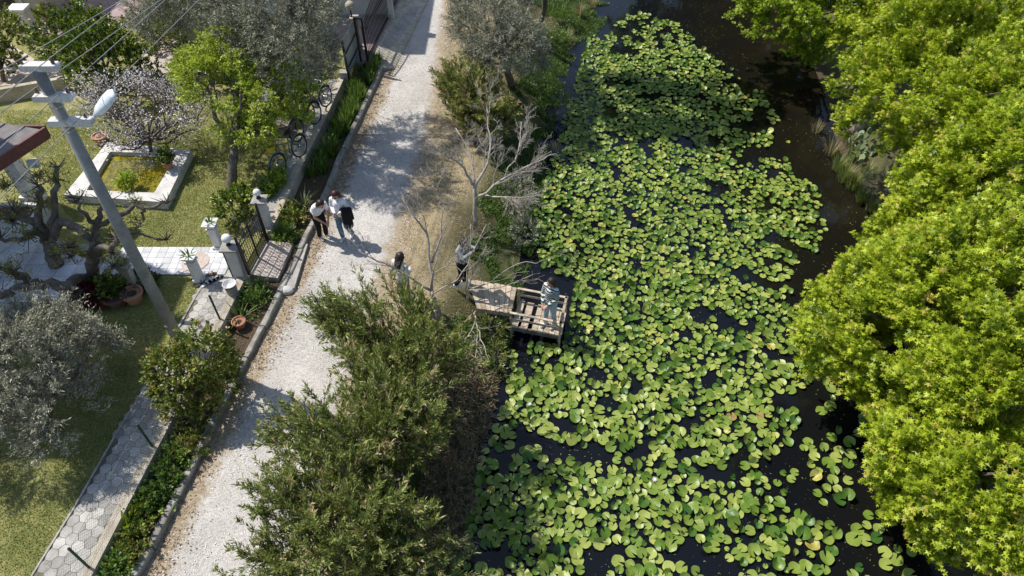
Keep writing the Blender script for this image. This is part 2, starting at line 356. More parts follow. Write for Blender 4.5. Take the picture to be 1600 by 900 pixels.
# ------------------------------------------------------------------ terrain lines (x as a function of y)
WZ = -.8           # water level
GZ = .35           # garden level
def line(pts, z):
    w_ = sorted([(P(a, b, z).y, P(a, b, z).x) for a, b in pts]); return np.array([q[0] for q in w_]), np.array([q[1] for q in w_])
def ext(L, y):
    ys, xs = L
    if y < ys[0]: return xs[0]+(y-ys[0])*(xs[1]-xs[0])/(ys[1]-ys[0])
    if y > ys[-1]:
        return xs[-1]+(min(y, ys[-1]+8)-ys[-1])*(xs[-1]-xs[-3])/(ys[-1]-ys[-3])*.8
    return float(np.interp(y, ys, xs))
L_wall = line([(145, 900), (190, 812), (235, 725), (290, 620), (345, 515), (390, 424), (417, 375), (445, 320), (470, 265), (500, 205), (538, 124), (574, 92), (622, 5)], GZ)
L_kerb = line([(212, 900), (250, 828), (290, 748), (335, 655), (385, 560), (425, 482), (458, 415), (482, 365), (503, 315), (530, 250), (562, 182), (595, 108), (632, 30), (645, 0)], .1)
L_road = line([(712, 0), (705, 60), (698, 130), (688, 200), (672, 260), (650, 330), (628, 400), (605, 470), (582, 560), (560, 640), (530, 760), (500, 900)], 0)
L_bankL = line([(955, 0), (940, 40), (908, 75), (884, 105), (872, 150), (862, 200), (850, 250), (836, 330), (826, 400), (806, 470), (785, 560), (765, 620), (745, 680), (725, 760), (712, 900)], WZ)
L_bankR = line([(1230, 0), (1262, 80), (1290, 150), (1300, 200), (1320, 260), (1352, 310), (1385, 350), (1400, 420), (1420, 600), (1440, 760), (1480, 900)], WZ)
def sm(t): t = max(0, min(1, t)); return t*t*(3-2*t)
def bankz(x, y):
    """height between road edge and pond edge"""
    a, b = ext(L_road, y), ext(L_bankL, y)
    t = (x-a)/(b-a)
    z = -(sm((t-.35)/.65))*(.8)-.03*min(1, max(0, t)*4)
    return z+.06*nz((x, y, 0), 1.3)*sm(t*4)*sm((1-t)*6)
def gz(x, y):
    if x < ext(L_wall, y): return GZ-.03
    if x < ext(L_kerb, y): return .06
    if x < ext(L_road, y): return -.01
    if x < ext(L_bankL, y): return bankz(x, y)
    if x < ext(L_bankR, y): return WZ-.5
    d = x-ext(L_bankR, y); return WZ+sm(d/2.5)*1.0+.1*nz((x, y), .8)*sm(d)

rows = list(np.arange(2.0, 31.0, .12)); rows = [-8, -4, -1, 1]+rows+[33, 36, 40, 46, 55, 70, 90, 120]
def ground():
    verts = []; cols = []; R = len(rows); nc = None
    soil = np.array((.11, .08, .052)); dry = np.array((.36, .29, .18)); grn = np.array((.10, .13, .04)); mud = np.array((.05, .04, .025)); gr = np.array((.15, .16, .05))
    for y in rows:
        a, b, c, d, e = [ext(L, y) for L in (L_wall, L_kerb, L_road, L_bankL, L_bankR)]
        xs = [(-70, GZ-.03, gr*.9), (-30, GZ-.03, gr*.9), (-20, GZ-.03, gr*.9), (a-6, GZ-.03, gr*.9), (a-.12, GZ-.03, gr*.9), (a-.1, .06, soil)]
        for k in range(1, 6): xs.append((a+(b-a)*k/5.5, .06+.03*nz((a+k, y), 3), soil))
        xs.append((b, -.01, soil)); xs.append((b+.3, -.01, soil)); xs.append((c-1.0, -.01, dry)); xs.append((c-.2, -.012, dry))
        for k in range(0, 31):
            t = k/30; x = c-.1+(d-c+.35)*t; z = bankz(x, y)
            if x > d: z = WZ-(x-d)*.8
            q = nz((x, y, 3), .9)*.5+.5
            dr = sm(1-(t-.25)*3+(q-.5)*2)
            col = dry*dr+(grn*q+soil*(1-q))*(1-dr)
            if t > .8: col = col*(1-(t-.8)*3.5)+mud*(t-.8)*3.5
            # bare trodden earth beside the jetty
            xs.append((x, z, col))
        xs.append((d+.7, WZ-.5, mud)); xs.append((e-.8, WZ-.5, mud)); xs.append((e-.2, WZ-.12, mud))
        for k in range(0, 14):
            x = e+k*.35; q = nz((x, y, 5), 1.1)*.5+.5
            xs.append((x, gz(x+.001, y), soil*(1-q)+grn*q if k > 1 else mud*1.5))
        xs.append((e+12, .3, grn)); xs.append((90, .3, grn))
        nc = len(xs)
        for x, z, col in xs: verts.append((x, y, z)); cols.append((*np.maximum(col, .01), 1))
    idx = np.arange(R*nc).reshape(R, nc)
    f = np.stack([idx[:-1, :-1], idx[:-1, 1:], idx[1:, 1:], idx[1:, :-1]], -1).reshape(-1, 4)
    o = fast_mesh('ground', np.array(verts), f, np.ones(len(verts)), M['ground'])
    at = o.data.attributes.new('col', 'FLOAT_COLOR', 'POINT'); at.data.foreach_set('color', np.array(cols, dtype=np.float32).ravel())
    tag(o, kind='structure')
ground()
def strip(name, yl, left, right, z, mat, ncol=24, tonef=None, dy=.12, zf=None):
    ys = np.arange(yl[0], yl[1], dy); v = []; t = []
    for y in ys:
        a, b = left(y), right(y)
        for k in range(ncol+1):
            x = a+(b-a)*k/ncol; v.append((x, y, z+(zf(x, y) if zf else 0))); t.append(tonef(k/ncol, x, y) if tonef else .5)
    n = ncol+1; idx = np.arange(len(ys)*n).reshape(len(ys), n)
    f = np.stack([idx[:-1, :-1], idx[:-1, 1:], idx[1:, 1:], idx[1:, :-1]], -1).reshape(-1, 4)
    return fast_mesh(name, np.array(v), f, np.array(t), mat)
def roadtone(t, x, y):
    k = ext(L_kerb, y); r = ext(L_road, y)
    l = min(1, (x-k)/.75); q = min(1, (r+.1-x)/.9)
    return max(0, min(.75, min(l, q)*.75)) 
o = strip('road', (-6, 45), lambda y: ext(L_kerb, y)+.04, lambda y: ext(L_road, y)+.35, .004, M['gravel'], 60, roadtone, zf=lambda x, y: min(0, (ext(L_road, y)-.05-x)*.09)+.012*nz((x, y), .7))
tag(o, kind='structure')
# water
me = bpy.data.meshes.new('water'); me.from_pydata([(-3.5, -8, WZ), (30, -8, WZ), (30, 60, WZ), (-3.5, 60, WZ)], [], [(0, 1, 2, 3)])
tag(link_mesh('water', me, M['water']), kind='structure')

# kerb stones
mb = MB(); y = 2.2
while y < 23.3:
    L = random.uniform(.75, 1.0); x0, x1 = ext(L_kerb, y), ext(L_kerb, y+L)
    dz = random.uniform(-.015, .015); dx = random.uniform(-.015, .015)
    a, b = V(x0+dx, y+.012, .07+dz), V(x1+dx, y+L-.012, .07+dz); d = (b-a).normalized(); s_ = V(d.y, -d.x, 0)
    prof = [(-.075, -.12), (-.075, .07), (-.06, .09), (.045, .09), (.065, .07), (.07, -.12)]
    n = 5; vs = []
    for i in range(n):
        p = a.lerp(b, i/(n-1))
        for u, h in prof:
            q = p+s_*(u+.012*nz(p*1.0+V(u, h, 0), 6)); vs.append((q.x, q.y, q.z+h+.014*nz(p+V(u*3, 0, 9), 5)))
    m6 = len(prof); fs = [(i*m6+k, i*m6+k+1, (i+1)*m6+k+1, (i+1)*m6+k) for i in range(n-1) for k in range(m6-1)]+[tuple(range(m6)), tuple(range((n-1)*m6+m6-1, (n-1)*m6-1, -1))]
    mb.add(vs, fs); y += L
tag(mb.build('kerb', M['kerb']), kind='structure')

# low retaining wall with gaps for the gate
def wallseg(y0, y1, name, label):
    mb = MB(); n = max(2, int((y1-y0)/.5)); pl = []; pr = []
    for i in range(n+1):
        y = y0+(y1-y0)*i/n; x = ext(L_wall, y); pl.append((x-.2, y)); pr.append((x, y))
    mb.prism(pr+pl[::-1], -.05, GZ+.045)
    tag(mb.build(name, M['sandwall']), label, 'wall')
gA, gB = P(388, 428, GZ).y, P(419, 371, GZ).y
wallseg(2, gA-.2, 'garden_wall', 'low sandy retaining wall between hexagon path and planting strip, near the camera')
wallseg(gB+.2, P(538, 124, GZ).y, 'garden_wall', 'low retaining wall beside the parked bicycles, beyond the small gate')

# tiles
def inpoly(x, y, poly):
    c = False; n = len(poly)
    for i in range(n):
        x1, y1 = poly[i][:2]; x2, y2 = poly[(i+1) % n][:2]
        if (y1 > y) != (y2 > y) and x < (x2-x1)*(y-y1)/(y2-y1)+x1: c = not c
    return c
def poly_sheet(name, poly, z, mat, thick=.03, kind='structure'):
    mb = MB(); mb.prism([(p[0], p[1]) for p in poly], z-thick, z); o = mb.build(name, mat); return tag(o, kind=kind) if kind else o
def tile_hex(name, poly, z, s, mat, rot=0):
    mb = MB(); R = Matrix.Rotation(rot, 2); xs = [p[0] for p in poly]; ys = [p[1] for p in poly]
    cx, cy = sum(xs)/len(xs), sum(ys)/len(ys); Lm = max(max(xs)-min(xs), max(ys)-min(ys))
    n = int(Lm/s)+2
    for i in range(-n, n):
        for j in range(-n, n):
            q = R @ Vector(((i+.5*(j % 2))*s*1.732, j*s*1.5)); x, y = cx+q.x, cy+q.y
            if not inpoly(x, y, poly): continue
            vs = []
            for k in range(12):
                a = math.pi/6*k-rot; r = s*.965*(.866+(.055 if (k//2) % 2 else -.055) if k % 2 else 1.0)
                vs.append((x+r*math.sin(a), y+r*math.cos(a), z+random.uniform(-.003, .003)))
            mb.add(vs, [tuple(range(11, -1, -1))])
    return mb.build(name, mat)
def tile_rect(name, org, ux, uy, nx, ny, z, mat, gap=.012, off=0, poly=None):
    mb = MB(); org = Vector(org).to_2d(); ux = Vector(ux).to_2d(); uy = Vector(uy).to_2d()
    g1 = gap/ux.length; g2 = gap/uy.length
    for j in range(ny):
        for i in range(nx+(1 if off else 0)):
            o_ = off*(j % 2); a0 = max(0, i-o_); a1 = min(nx, i+1-o_)
            if a1-a0 < .05: continue
            q = [org+ux*(a0+g1/2)+uy*(j+g2/2), org+ux*(a1-g1/2)+uy*(j+g2/2), org+ux*(a1-g1/2)+uy*(j+1-g2/2), org+ux*(a0+g1/2)+uy*(j+1-g2/2)]
            if poly and not all(inpoly(p.x, p.y, poly) for p in q): continue
            if (q[1]-q[0]).cross(q[3]-q[0]) < 0: q = q[::-1]
            mb.add([(p.x, p.y, z) for p in q], [(0, 1, 2, 3)])
    return mb.build(name, mat)
# lawn surface over whole garden
def gpoly(pts, z=GZ): return [tuple(P(a, b, z)) for a, b in pts]
M['lawn'] = mat_noise('lawn_ground', (.16, .17, .05), (.30, .28, .11), 1.6, .95, .6, 30, c3=(.24, .2, .09), bdist=.03)
o = strip('lawn', (2, 31), lambda y: -28, lambda y: ext(L_wall, y)-.2, GZ, M['lawn'], 60, zf=lambda x, y: .01*nz((x, y), 1.5)); tag(o, kind='structure')
path = gpoly([(50, 905), (120, 792), (185, 678), (240, 590), (300, 478), (338, 415), (372, 415), (372, 445), (345, 505), (285, 612), (228, 720), (180, 810), (130, 905)])
poly_sheet('path', path, GZ+.022, M['hexbase'])
o = tile_hex('path_paving', path, GZ+.03, .125, M['hex'], math.radians(20)); tag(o, kind='structure')
edge = gpoly([(47, 905), (117, 792), (182, 678), (237, 590), (297, 478), (335, 415), (338, 415), (300, 478), (240, 590), (185, 678), (120, 792), (50, 905)])
poly_sheet('path_edging', edge, GZ+.045, M['concrete'], .06)
path2 = gpoly([(392, 352), (418, 312), (440, 272), (462, 225), (490, 170), (516, 125), (532, 125), (492, 205), (463, 265), (438, 318), (418, 365)])
poly_sheet('upper_path', path2, GZ+.03, M['concrete'])
strip2 = gpoly([(396, 312), (432, 252), (444, 252), (412, 306)])
poly_sheet('narrow_path', strip2, GZ+.028, M['concrete'])
# marble path + patio
A_, B_, C_, D_ = P(152, 431, GZ), P(352, 431, GZ), P(352, 388, GZ), P(152, 388, GZ)
poly_sheet('marble_walk', [A_, V(B_.x-.0, B_.y, 0), V(B_.x+.1, C_.y, 0), V(A_.x, C_.y, 0)], GZ+.045, M['concrete'], .06)
nx = 15; o = tile_rect('marble_walk_tiles', (A_.x, A_.y, 0), ((B_.x-A_.x)/nx, 0, 0), (0, (C_.y-A_.y)/5, 0), nx, 5, GZ+.050, M['marble'], .01); tag(o, kind='structure')
pat = [(P(-40, 372, GZ)), P(85, 372, GZ), P(160, 388, GZ), P(160, 431, GZ), P(118, 470, GZ), P(100, 488, GZ), P(-60, 488, GZ)]
poly_sheet('patio', pat, GZ+.041, M['concrete'], .05)
o = tile_rect('patio_tiles', (-17.5, 10.5, 0), (.42, 0, 0), (0, .42, 0), 24, 12, GZ+.046, M['marble'], .01, poly=[tuple(p) for p in pat]); tag(o, kind='structure')
# apron in front of sliding gate
ya, yb = P(572, 101, .33), P(625, -6, .33)
na, nb_ = P(616, 108, .02), P(672, -6, .02)
q = [ya, yb, nb_, na]
mb = MB(); mb.add([V(*p) for p in q]+[V(p.x, p.y, -.1) for p in q], [(0, 3, 2, 1), (4, 5, 6, 7), (0, 1, 5, 4), (1, 2, 6, 5), (2, 3, 7, 6), (3, 0, 4, 7)]); tag(mb.build('gate_apron', M['concrete']), kind='structure')
mb = MB(); f = lambda s_, t: ya.lerp(yb, s_).lerp(na.lerp(nb_, s_), t)+V(0, 0, .006)
ns_, nt2 = 46, 10
for i in range(ns_):
    for j in range(nt2+1):
        o_ = .5*(i % 2); a, b = max(0, (j-o_)/nt2)+.004, min(1, (j+1-o_)/nt2)-.004; c, d = i/ns_+.0018, (i+1)/ns_-.0018
        if b-a > .02: mb.add([f(c, a), f(c, b), f(d, b), f(d, a)], [(0, 1, 2, 3)])
tag(mb.build('apron_paving', M['brick']), kind='structure')
# yard behind the sliding gate (plum tiles)
o = poly_sheet('yard', gpoly([(505, 48), (560, 100), (576, 94), (622, 5), (640, -30), (505, -30)]), GZ+.02, M['plum'], .1)
# far terrace at top left
poly_sheet('terrace', gpoly([(60, 62), (60, -25), (215, -25), (235, 25), (170, 60)]), GZ+.02, M['plum'], .03)
poly_sheet('side_yard', gpoly([(-60, 140), (60, 130), (110, 126), (0, 60), (-60, 60)]), GZ+.02, M['pink'], .03)
poly_sheet('middle_yard', gpoly([(215, 122), (300, 117), (285, 65), (225, 65)]), GZ+.02, M['pink'], .03)

# ------------------------------------------------------------------ house that shades the garden (left), porch roof, far houses
r0 = thing('house', (-18, 13, GZ), 'pale stucco house at the left edge with grey roof and red brown fascia', 'house')
mb = MB(); mb.box((-18.55, 13.0, 6.1), (7.5, 4.9, 12.2)); mb.build('wall', M['stucco'], r0)  # tall block out of view, invented and sized to shade the lower garden
mb = MB()
for z in (1.6, 4.6, 7.6, 10.2):
    for y in (11.9, 14.1): mb.box((-14.76, y, z), (.06, 1.0, 1.3))
mb.build('window', M['iron'], r0)
pc = P(68, 203, 3.0); pd = P(0, 247, 3.0); dirn = (pd-pc).normalized(); tl = P(0, 203, 3.0)
q1 = pc; q2 = pc+dirn*2.3; q3 = V(q2.x-4, q2.y, 3.0); q4 = V(q1.x-5, q1.y, 3.0)
mb = MB(); rr = [q1, q2, q3, q4]
top = [V(q1.x, q1.y, 3.0), V(q2.x, q2.y, 3.0), V(q3.x, q3.y, 4.0), V(q4.x, q4.y, 4.1)]
mb.add([V(*p) for p in top]+[V(p.x, p.y, p.z-.08) for p in top], [(3, 2, 1, 0), (4, 5, 6, 7), (0, 1, 5, 4), (1, 2, 6, 5), (2, 3, 7, 6), (3, 0, 4, 7)])
rf = mb.build('roof', M['rooftile'], r0)
mb = MB()
for k in range(1, 12):
    a = top[0].lerp(top[3], k/12); b = top[1].lerp(top[2], k/12); mb.bar(a+V(0, 0, .012), b+V(0, 0, .012), .03, .02)
mb.build('tile_ridge', M['rooftile'], rf)
mb = MB(); ofs = V(dirn.y, -dirn.x, 0)*-.06
if ofs.x < 0: ofs = -ofs
mb.bar(q1+ofs+V(0, .03, -.07), q2+ofs+V(0, 0, -.07), .06, .30); mb.bar(q1+V(.03, .07, -.07), q4+V(0, .07, -.07), .06, .3)
mb.build('fascia', M['brown'], r0)
c0 = P(74, 318, GZ)
mb = MB(); mb.box((c0.x-.35, c0.y+.1, 1.55), (.34, .34, 2.6)); mb.box((c0.x-.35, c0.y+.1, .5), (.46, .46, .3)); mb.build('column', M['white'], r0)
mb = MB(); a = P(60, 255, 2.2); mb.tube([a, a+V(-.22, -.05, .02)], [.13, .11], 12); mb.build('porch_lamp', M['white'], r0)

g0 = P(560, 31, GZ)
r0 = thing('garage', g0+V(0, 1.5, 0), 'white rendered building behind the sliding gate at the top', 'building')
x1 = P(617, 22, GZ).x; mb = MB(); mb.box((x1-3.2, g0.y+.22, 1.4), (6.4, .24, 2.4)); mb.box((-11.3, g0.y+2.62, 4.8), (8.0, 4.94, 4.4)); mb.build('wall', M['stucco'], r0)
mb = MB(); mb.box((-11.3, g0.y+2.6, 7.08), (8.1, 5.0, .14)); mb.box((x1-1.2, g0.y+.22, 2.66), (2.4, .3, .1)); mb.build('roof', M['rooftile'], r0)
mb = MB(); mb.box((x1-3.2, g0.y+.075, .42), (6.2, .06, .22)); mb.build('plinth', M['concrete'], r0)
g1 = P(60, 24, GZ)
r0 = thing('annex', g1+V(0, 1.5, 0), 'beige rendered wall of a building in the top left corner', 'building')
mb = MB(); xa, xb = P(34, 22, GZ).x, P(82, 22, GZ).x; mb.box(((xa+xb)/2, g1.y+1.8, 2.0), (xb-xa, 3.4, 3.4)); mb.build('wall', M['beige'], r0)
mb = MB(); mb.box(((xa+xb)/2, g1.y+1.8, 3.75), (xb-xa+.3, 3.6, .12)); mb.build('roof', M['rooftile'], r0)
mb = MB(); mb.tube([(xa+.25, g1.y+.05, .4), (xa+.25, g1.y+.05, 3.6)], .05, 8); mb.build('downpipe', M['whitedirty'], r0)
g2 = P(-25, 20, GZ)
r0 = thing('shed', g2+V(0, 1, 0), 'dark brown shed wall at the very top left corner', 'shed')
mb = MB(); mb.box((g2.x-.6, g2.y+1.2, 1.4), (2.4, 2.2, 2.2)); mb.build('wall', M['wooddark'], r0)
mb = MB(); mb.box((g2.x-.6, g2.y+1.2, 2.6), (2.7, 2.5, .1)); mb.build('roof', M['rooftile'], r0)
# white wall pier, low walls
pp = P(53, 60, GZ)
r0 = thing('wall_pier', pp, 'white square pier with flat cap standing left of the paved yard', 'pier')
mb = MB(); mb.box((pp.x, pp.y, GZ+.55), (.5, .4, 1.1)); mb.build('shaft', M['whitedirty'], r0)
mb = MB(); mb.box((pp.x, pp.y, GZ+1.13), (.6, .5, .08)); mb.build('cap', M['white'], r0)
def lowwall(pa, pb, h, wd, label, mat='sandwall'):
    a, b = P(*pa, GZ), P(*pb, GZ); mb = MB(); mb.bar(a+V(0, 0, h/2), b+V(0, 0, h/2), wd, h)
    return tag(mb.build('low_wall', M[mat]), label, 'wall')
lowwall((-30, 165), (110, 140), .45, .16, 'low beige garden wall crossing behind the top of the pole')
lowwall((160, 143), (295, 128), .45, .16, 'low beige garden wall behind the white blossoming tree')
lowwall((300, 127), (400, 127), .4, .16, 'short garden wall under the lime green tree')
# white garden furniture in the house's shade (left edge)
def bench(px, py, rot, L, label, name='garden_bench'):
    c = P(px, py, GZ); r0 = thing(name, c, label, 'bench'); R = Matrix.Rotation(rot, 3, 'Z')
    def q(x, y, z): return c+R @ V(x, y, z)
    mb = MB()
    for k in range(4): mb.box(q(0, -.15+.1*k, .43), (L, .085, .03), rot)
    mb.build('seat', M['white'], r0)
    mb = MB()
    for k in range(3): mb.box(q(0, .24+.02*k, .55+.12*k), (L, .03, .09), rot)
    mb.build('backrest', M['white'], r0)
    for sx in (-1, 1):
        for sy in (-1, 1):
            mb = MB(); mb.box(q(sx*(L/2-.08), sy*.17, .2), (.06, .06, .42), rot); mb.build('leg', M['white'], r0)
    return r0
bench(30, 418, 1.0, 1.5, 'white garden bench in the shade of the house on the tiled patio')
c = P(20, 352, GZ)
r0 = thing('raised_bed', c, 'white walled raised bed at the left edge behind the gnarled trees', 'planter')
mb = MB()
for d in (-1, 1): mb.box((c.x, c.y+d*.35, GZ+.22), (1.7, .1, .44)); mb.box((c.x+d*.8, c.y, GZ+.22), (.1, .6, .44))
mb.build('wall', M['white'], r0)
mb = MB(); mb.box((c.x, c.y, GZ+.19), (1.5, .6, .38)); mb.build('soil', M['soil'], r0)

# ------------------------------------------------------------------ garden pool
zc = GZ+.27
out_ = [P(168, 222, zc), P(298, 234, zc), P(258, 316, zc), P(100, 304, zc)]
inn = [P(172, 237, zc), P(277, 240, zc), P(241, 301, zc), P(135, 297, zc)]
cc = sum(inn, V(0, 0, 0))/4
r0 = thing('garden_pool', V(cc.x, cc.y, GZ), 'four sided stone rimmed garden pool with yellow green algae water', 'pool')
mb = MB()
for i in range(4):
    j = (i+1) % 4; a, b, c, d = out_[i], out_[j], inn[j], inn[i]
    vs = [V(p.x, p.y, z) for z in (GZ-.02, zc) for p in (a, b, c, d)]
    mb.add(vs, [(3, 2, 1, 0), (4, 5, 6, 7), (0, 1, 5, 4), (1, 2, 6, 5), (2, 3, 7, 6), (3, 0, 4, 7)])
mb.build('rim', M['whitedirty'], r0)
mb = MB(); mb.add([V(p.x, p.y, zc-.14) for p in inn], [(0, 3, 2, 1)] if (inn[1]-inn[0]).cross(inn[2]-inn[0]).z < 0 else [(0, 1, 2, 3)]); mb.build('pool_water', M['algae'], r0)

# ------------------------------------------------------------------ vegetation generators
def rv(n, s=1.0): return RNG.normal(0, s, (n, 3))
def twig_set(lobes, n, tlen, up=.25, shell=.55, gap=None, jitter=.35, zmin=-.45):
    """twig starts and directions inside ellipsoid lobes"""
    vol = np.array([l[1][0]*l[1][1]+l[1][1]*l[1][2]+l[1][0]*l[1][2] for l in lobes]); vol = vol/vol.sum()
    S = []; D = []
    tries = 0
    while len(S) < n and tries < n*8:
        tries += 1
        c, r = lobes[RNG.choice(len(lobes), p=vol)]
        u = RNG.normal(0, 1, 3); u /= np.linalg.norm(u)
        if u[2] < zmin: continue
        f = shell+(1-shell)*RNG.random()**.6
        p = np.array(c)+u*np.array(r)*f
        f2 = 1+.30*nz(p, .9/max(r))+.14*nz(p, 1.9, 5.5)
        p = np.array(c)+u*np.array(r)*f*f2
        if gap and nz(p, gap[0], 3.3) < gap[1]: continue
        inside = False
        for c2, r2 in lobes:
            if c2 is c: continue
            if np.sum(((p-np.array(c2))/np.array(r2))**2) < .35: inside = True
        if inside: continue
        d = u/np.array(r); d /= np.linalg.norm(d); d = d+np.array((0, 0, up))+RNG.normal(0, jitter, 3); d /= np.linalg.norm(d)
        S.append(p-d*tlen*.5); D.append(d)
    return np.array(S), np.array(D)
def twig_leaves(name, S, D, tlen, lpt, size, tmpl, mat, parent, out=.8, up=.2, nup=.8, tone=(.5, .22), spread=.02, tstart=.15, smooth=False, clumptone=.15, droop=0):
    n = len(S); k = lpt
    t = tstart+(1-tstart)*RNG.random((n, k)); tl = tlen*(.7+.6*RNG.random((n, 1)))
    pos = (S[:, None, :]+D[:, None, :]*(t*tl)[:, :, None]).reshape(-1, 3)+rv(n*k, spread)
    pos[:, 2] -= droop*(t.ravel()**2)*tlen
    Dk = np.repeat(D, k, 0); R = rv(n*k); R = unit(R-Dk*(R*Dk).sum(1, keepdims=True))
    dr = Dk+R*out+np.array((0, 0, up)); nr = rv(n*k, .45)+np.array((0, 0, nup))+Dk*.4
    ct = RNG.normal(0, clumptone, (n, 1))
    tn = np.clip(tone[0]+ct+RNG.normal(0, tone[1], (n, k))+.12*(t-.5), 0, 1).ravel()
    sz = size*(.65+.6*RNG.random(n*k))
    return leaves(name, pos, dr, nr, sz, tn, tmpl, mat, parent, smooth)
def limb_path(a, b, wob=.12, n=7, sag=0):
    a, b = Vector(a), Vector(b); L = (b-a).length; pts = []; s_ = random.random()*50
    for i in range(n+1):
        t = i/n; p = a.lerp(b, t); k = math.sin(math.pi*t)*L*wob
        p += V(nz((t*2, s_, 0), 1), nz((t*2, s_, 7), 1), nz((t*2, s_, 13), 1)*.6+sag)*k*2; pts.append(p)
    return pts
def trunk_mesh(base, lobes, r0, S, mat, parent, nl=12, twig=0, fork=.4, D=None, tlen=.3, name='trunk'):
    mb = MB(); c = np.mean([np.array(l[0]) for l in lobes], 0); base = Vector(base)
    f = base.lerp(Vector(c), fork); f.z = base.z+(c[2]-base.z)*fork*1.3
    pts = limb_path(base, f, .06, 5); mb.tube(pts, list(np.linspace(r0, r0*.75, len(pts))), 9)
    idx = RNG.choice(len(S), min(nl, len(S)), replace=False)
    for i in idx:
        pts = limb_path(f, S[i], .14, 7); mb.tube(pts, list(np.linspace(r0*.55, .012, len(pts))), 5, cap=False)
        if twig:
            for q in range(twig):
                k = random.randint(3, 6); d = np.linalg.norm(S-np.array(pts[k]), axis=1); j = np.argsort(d)[random.randint(0, 12)]
                p2 = limb_path(pts[k], S[j], .15, 4); mb.tube(p2, list(np.linspace(r0*.2, .006, 5)), 4, cap=False)
    if D is not None:
        for i in range(len(S)): mb.tube([Vector(S[i]), Vector(S[i]+D[i]*tlen)], [.006, .003], 3, cap=False)
    return mb.build(name, mat, parent, True)
def tree(name, label, cat, base, r0, lobes, ntw, tlen, lpt, lsize, tmpl, leafmat, bark='bark', group=None, up=.25, gap=None, shell=.55, nl=12, twig=2, tw=False, jitter=.35, zmin=-.45, **kw):
    base = Vector(base); root = thing(name, base, label, cat, group)
    lobes = [(tuple(c), tuple(r)) for c, r in lobes]
    S, D = twig_set(lobes, ntw, tlen, up, shell, gap, jitter, zmin)
    trunk_mesh(base-V(0, 0, .1), lobes, r0, S, M[bark], root, nl, twig, D=D if tw else None, tlen=tlen)
    twig_leaves('crown', S, D, tlen, lpt, lsize, tmpl, M[leafmat], root, **kw)
    return root
LANCE = T_lance(.2); LANCE2 = T_lance(.3); OVAL = T_oval(.55); STAR = T_star()
def Lp(px, py, z, rx, ry, rz): p = P(px, py, z); return ((p.x, p.y, z), (rx, ry, rz))

# ------------------------------------------------------------------ right bank: big trees with star shaped leaves
gum = dict(tmpl=STAR, bark='bark', gap=(1.5, -.04), up=.4, shell=.5, nup=1.2, spread=.04, out=1.0, tone=(.48, .20), clumptone=.22)
gums = [
 ('lime green maple leaved tree overhanging the pond at the top edge', (14.0, 27.5, -.1), [Lp(1240, 5, 1.8, 2.0, 2.0, 1.8), Lp(1300, -20, 2.8, 2.3, 2.2, 2.0), Lp(1255, 60, 1.1, 1.0, 1.0, .9)], 1500, 'gum2'),
 ('tall spreading tree with star shaped leaves in the top right corner', (14.2, 20.4, .1), [Lp(1450, 120, 3.0, 2.1, 2.0, 2.2), Lp(1395, 180, 1.9, 1.3, 1.1, 1.3), Lp(1560, 50, 4.0, 2.6, 2.5, 2.4), Lp(1570, 190, 3.4, 2.2, 2.0, 2.2), Lp(1410, 50, 2.8, 1.8, 1.8, 2.0)], 3600, 'gum'),
 ('broad yellow green tree at the middle of the right edge, just beyond the reedy gap', (12.6, 14.6, .1), [Lp(1500, 320, 2.5, 1.35, 1.3, 1.6), Lp(1590, 290, 3.4, 1.9, 1.8, 2.0), Lp(1430, 395, 1.7, 1.05, 1.0, 1.2)], 2000, 'gum'),
 ('yellow green tree whose crown reaches furthest over the lily pads', (10.6, 10.9, .1), [Lp(1410, 500, 2.1, 1.7, 1.6, 1.8), Lp(1345, 480, 1.2, .95, .95, .95), Lp(1330, 570, 1.0, .75, .7, .8), Lp(1510, 470, 3.0, 1.9, 1.8, 1.9), Lp(1390, 600, 1.2, .9, .7, .9)], 2700, 'gum'),
 ('nearest yellow green tree filling the lower right corner', (10.2, 7.4, .1), [Lp(1480, 700, 1.8, 1.15, 1.1, 1.3), Lp(1560, 780, 2.2, 1.2, 1.2, 1.4), Lp(1420, 750, .9, .5, .6, .6), Lp(1560, 610, 2.8, 1.5, 1.4, 1.6), Lp(1590, 870, 1.6, .9, .8, 1.0), Lp(1535, 890, 1.0, .55, .45, .6), Lp(1405, 690, 1.0, .7, .6, .8), Lp(1455, 825, .8, .45, .4, .5), Lp(1425, 790, .8, .5, .4, .5), Lp(1500, 830, 1.2, .6, .5, .7), Lp(1440, 720, 1.5, .8, .7, .9)], 3000, 'gum'),
]
for lab, base, lobes, nt_, m_ in gums:
    tree('broadleaf_tree', lab, 'tree', base, .14, lobes, int(nt_*1.3), .38, 23, .112, leafmat=m_, group='trees on the far bank', nl=26, twig=2, **gum)

for lab, base, lobes in [('tall tree beyond the top edge whose dark reflection fills the far water', (8.5, 35, -.3), [((8.0, 34.5, 5.5), (3.0, 2.5, 4.0)), ((10.5, 35, 4.5), (2.5, 2.4, 3.6))]), ('tall tree beyond the top edge behind the overhanging lime green one', (13.5, 34.5, 0), [((13.5, 34.5, 5.5), (3.2, 2.6, 4.2))])]:
    tree('broadleaf_tree', lab, 'tree', base, .2, lobes, 900, .8, 16, .42, STAR, 'gum2', group='trees beyond the top edge', nl=10, twig=1, shell=.6, zmin=-.9, nup=1.0, spread=.1)
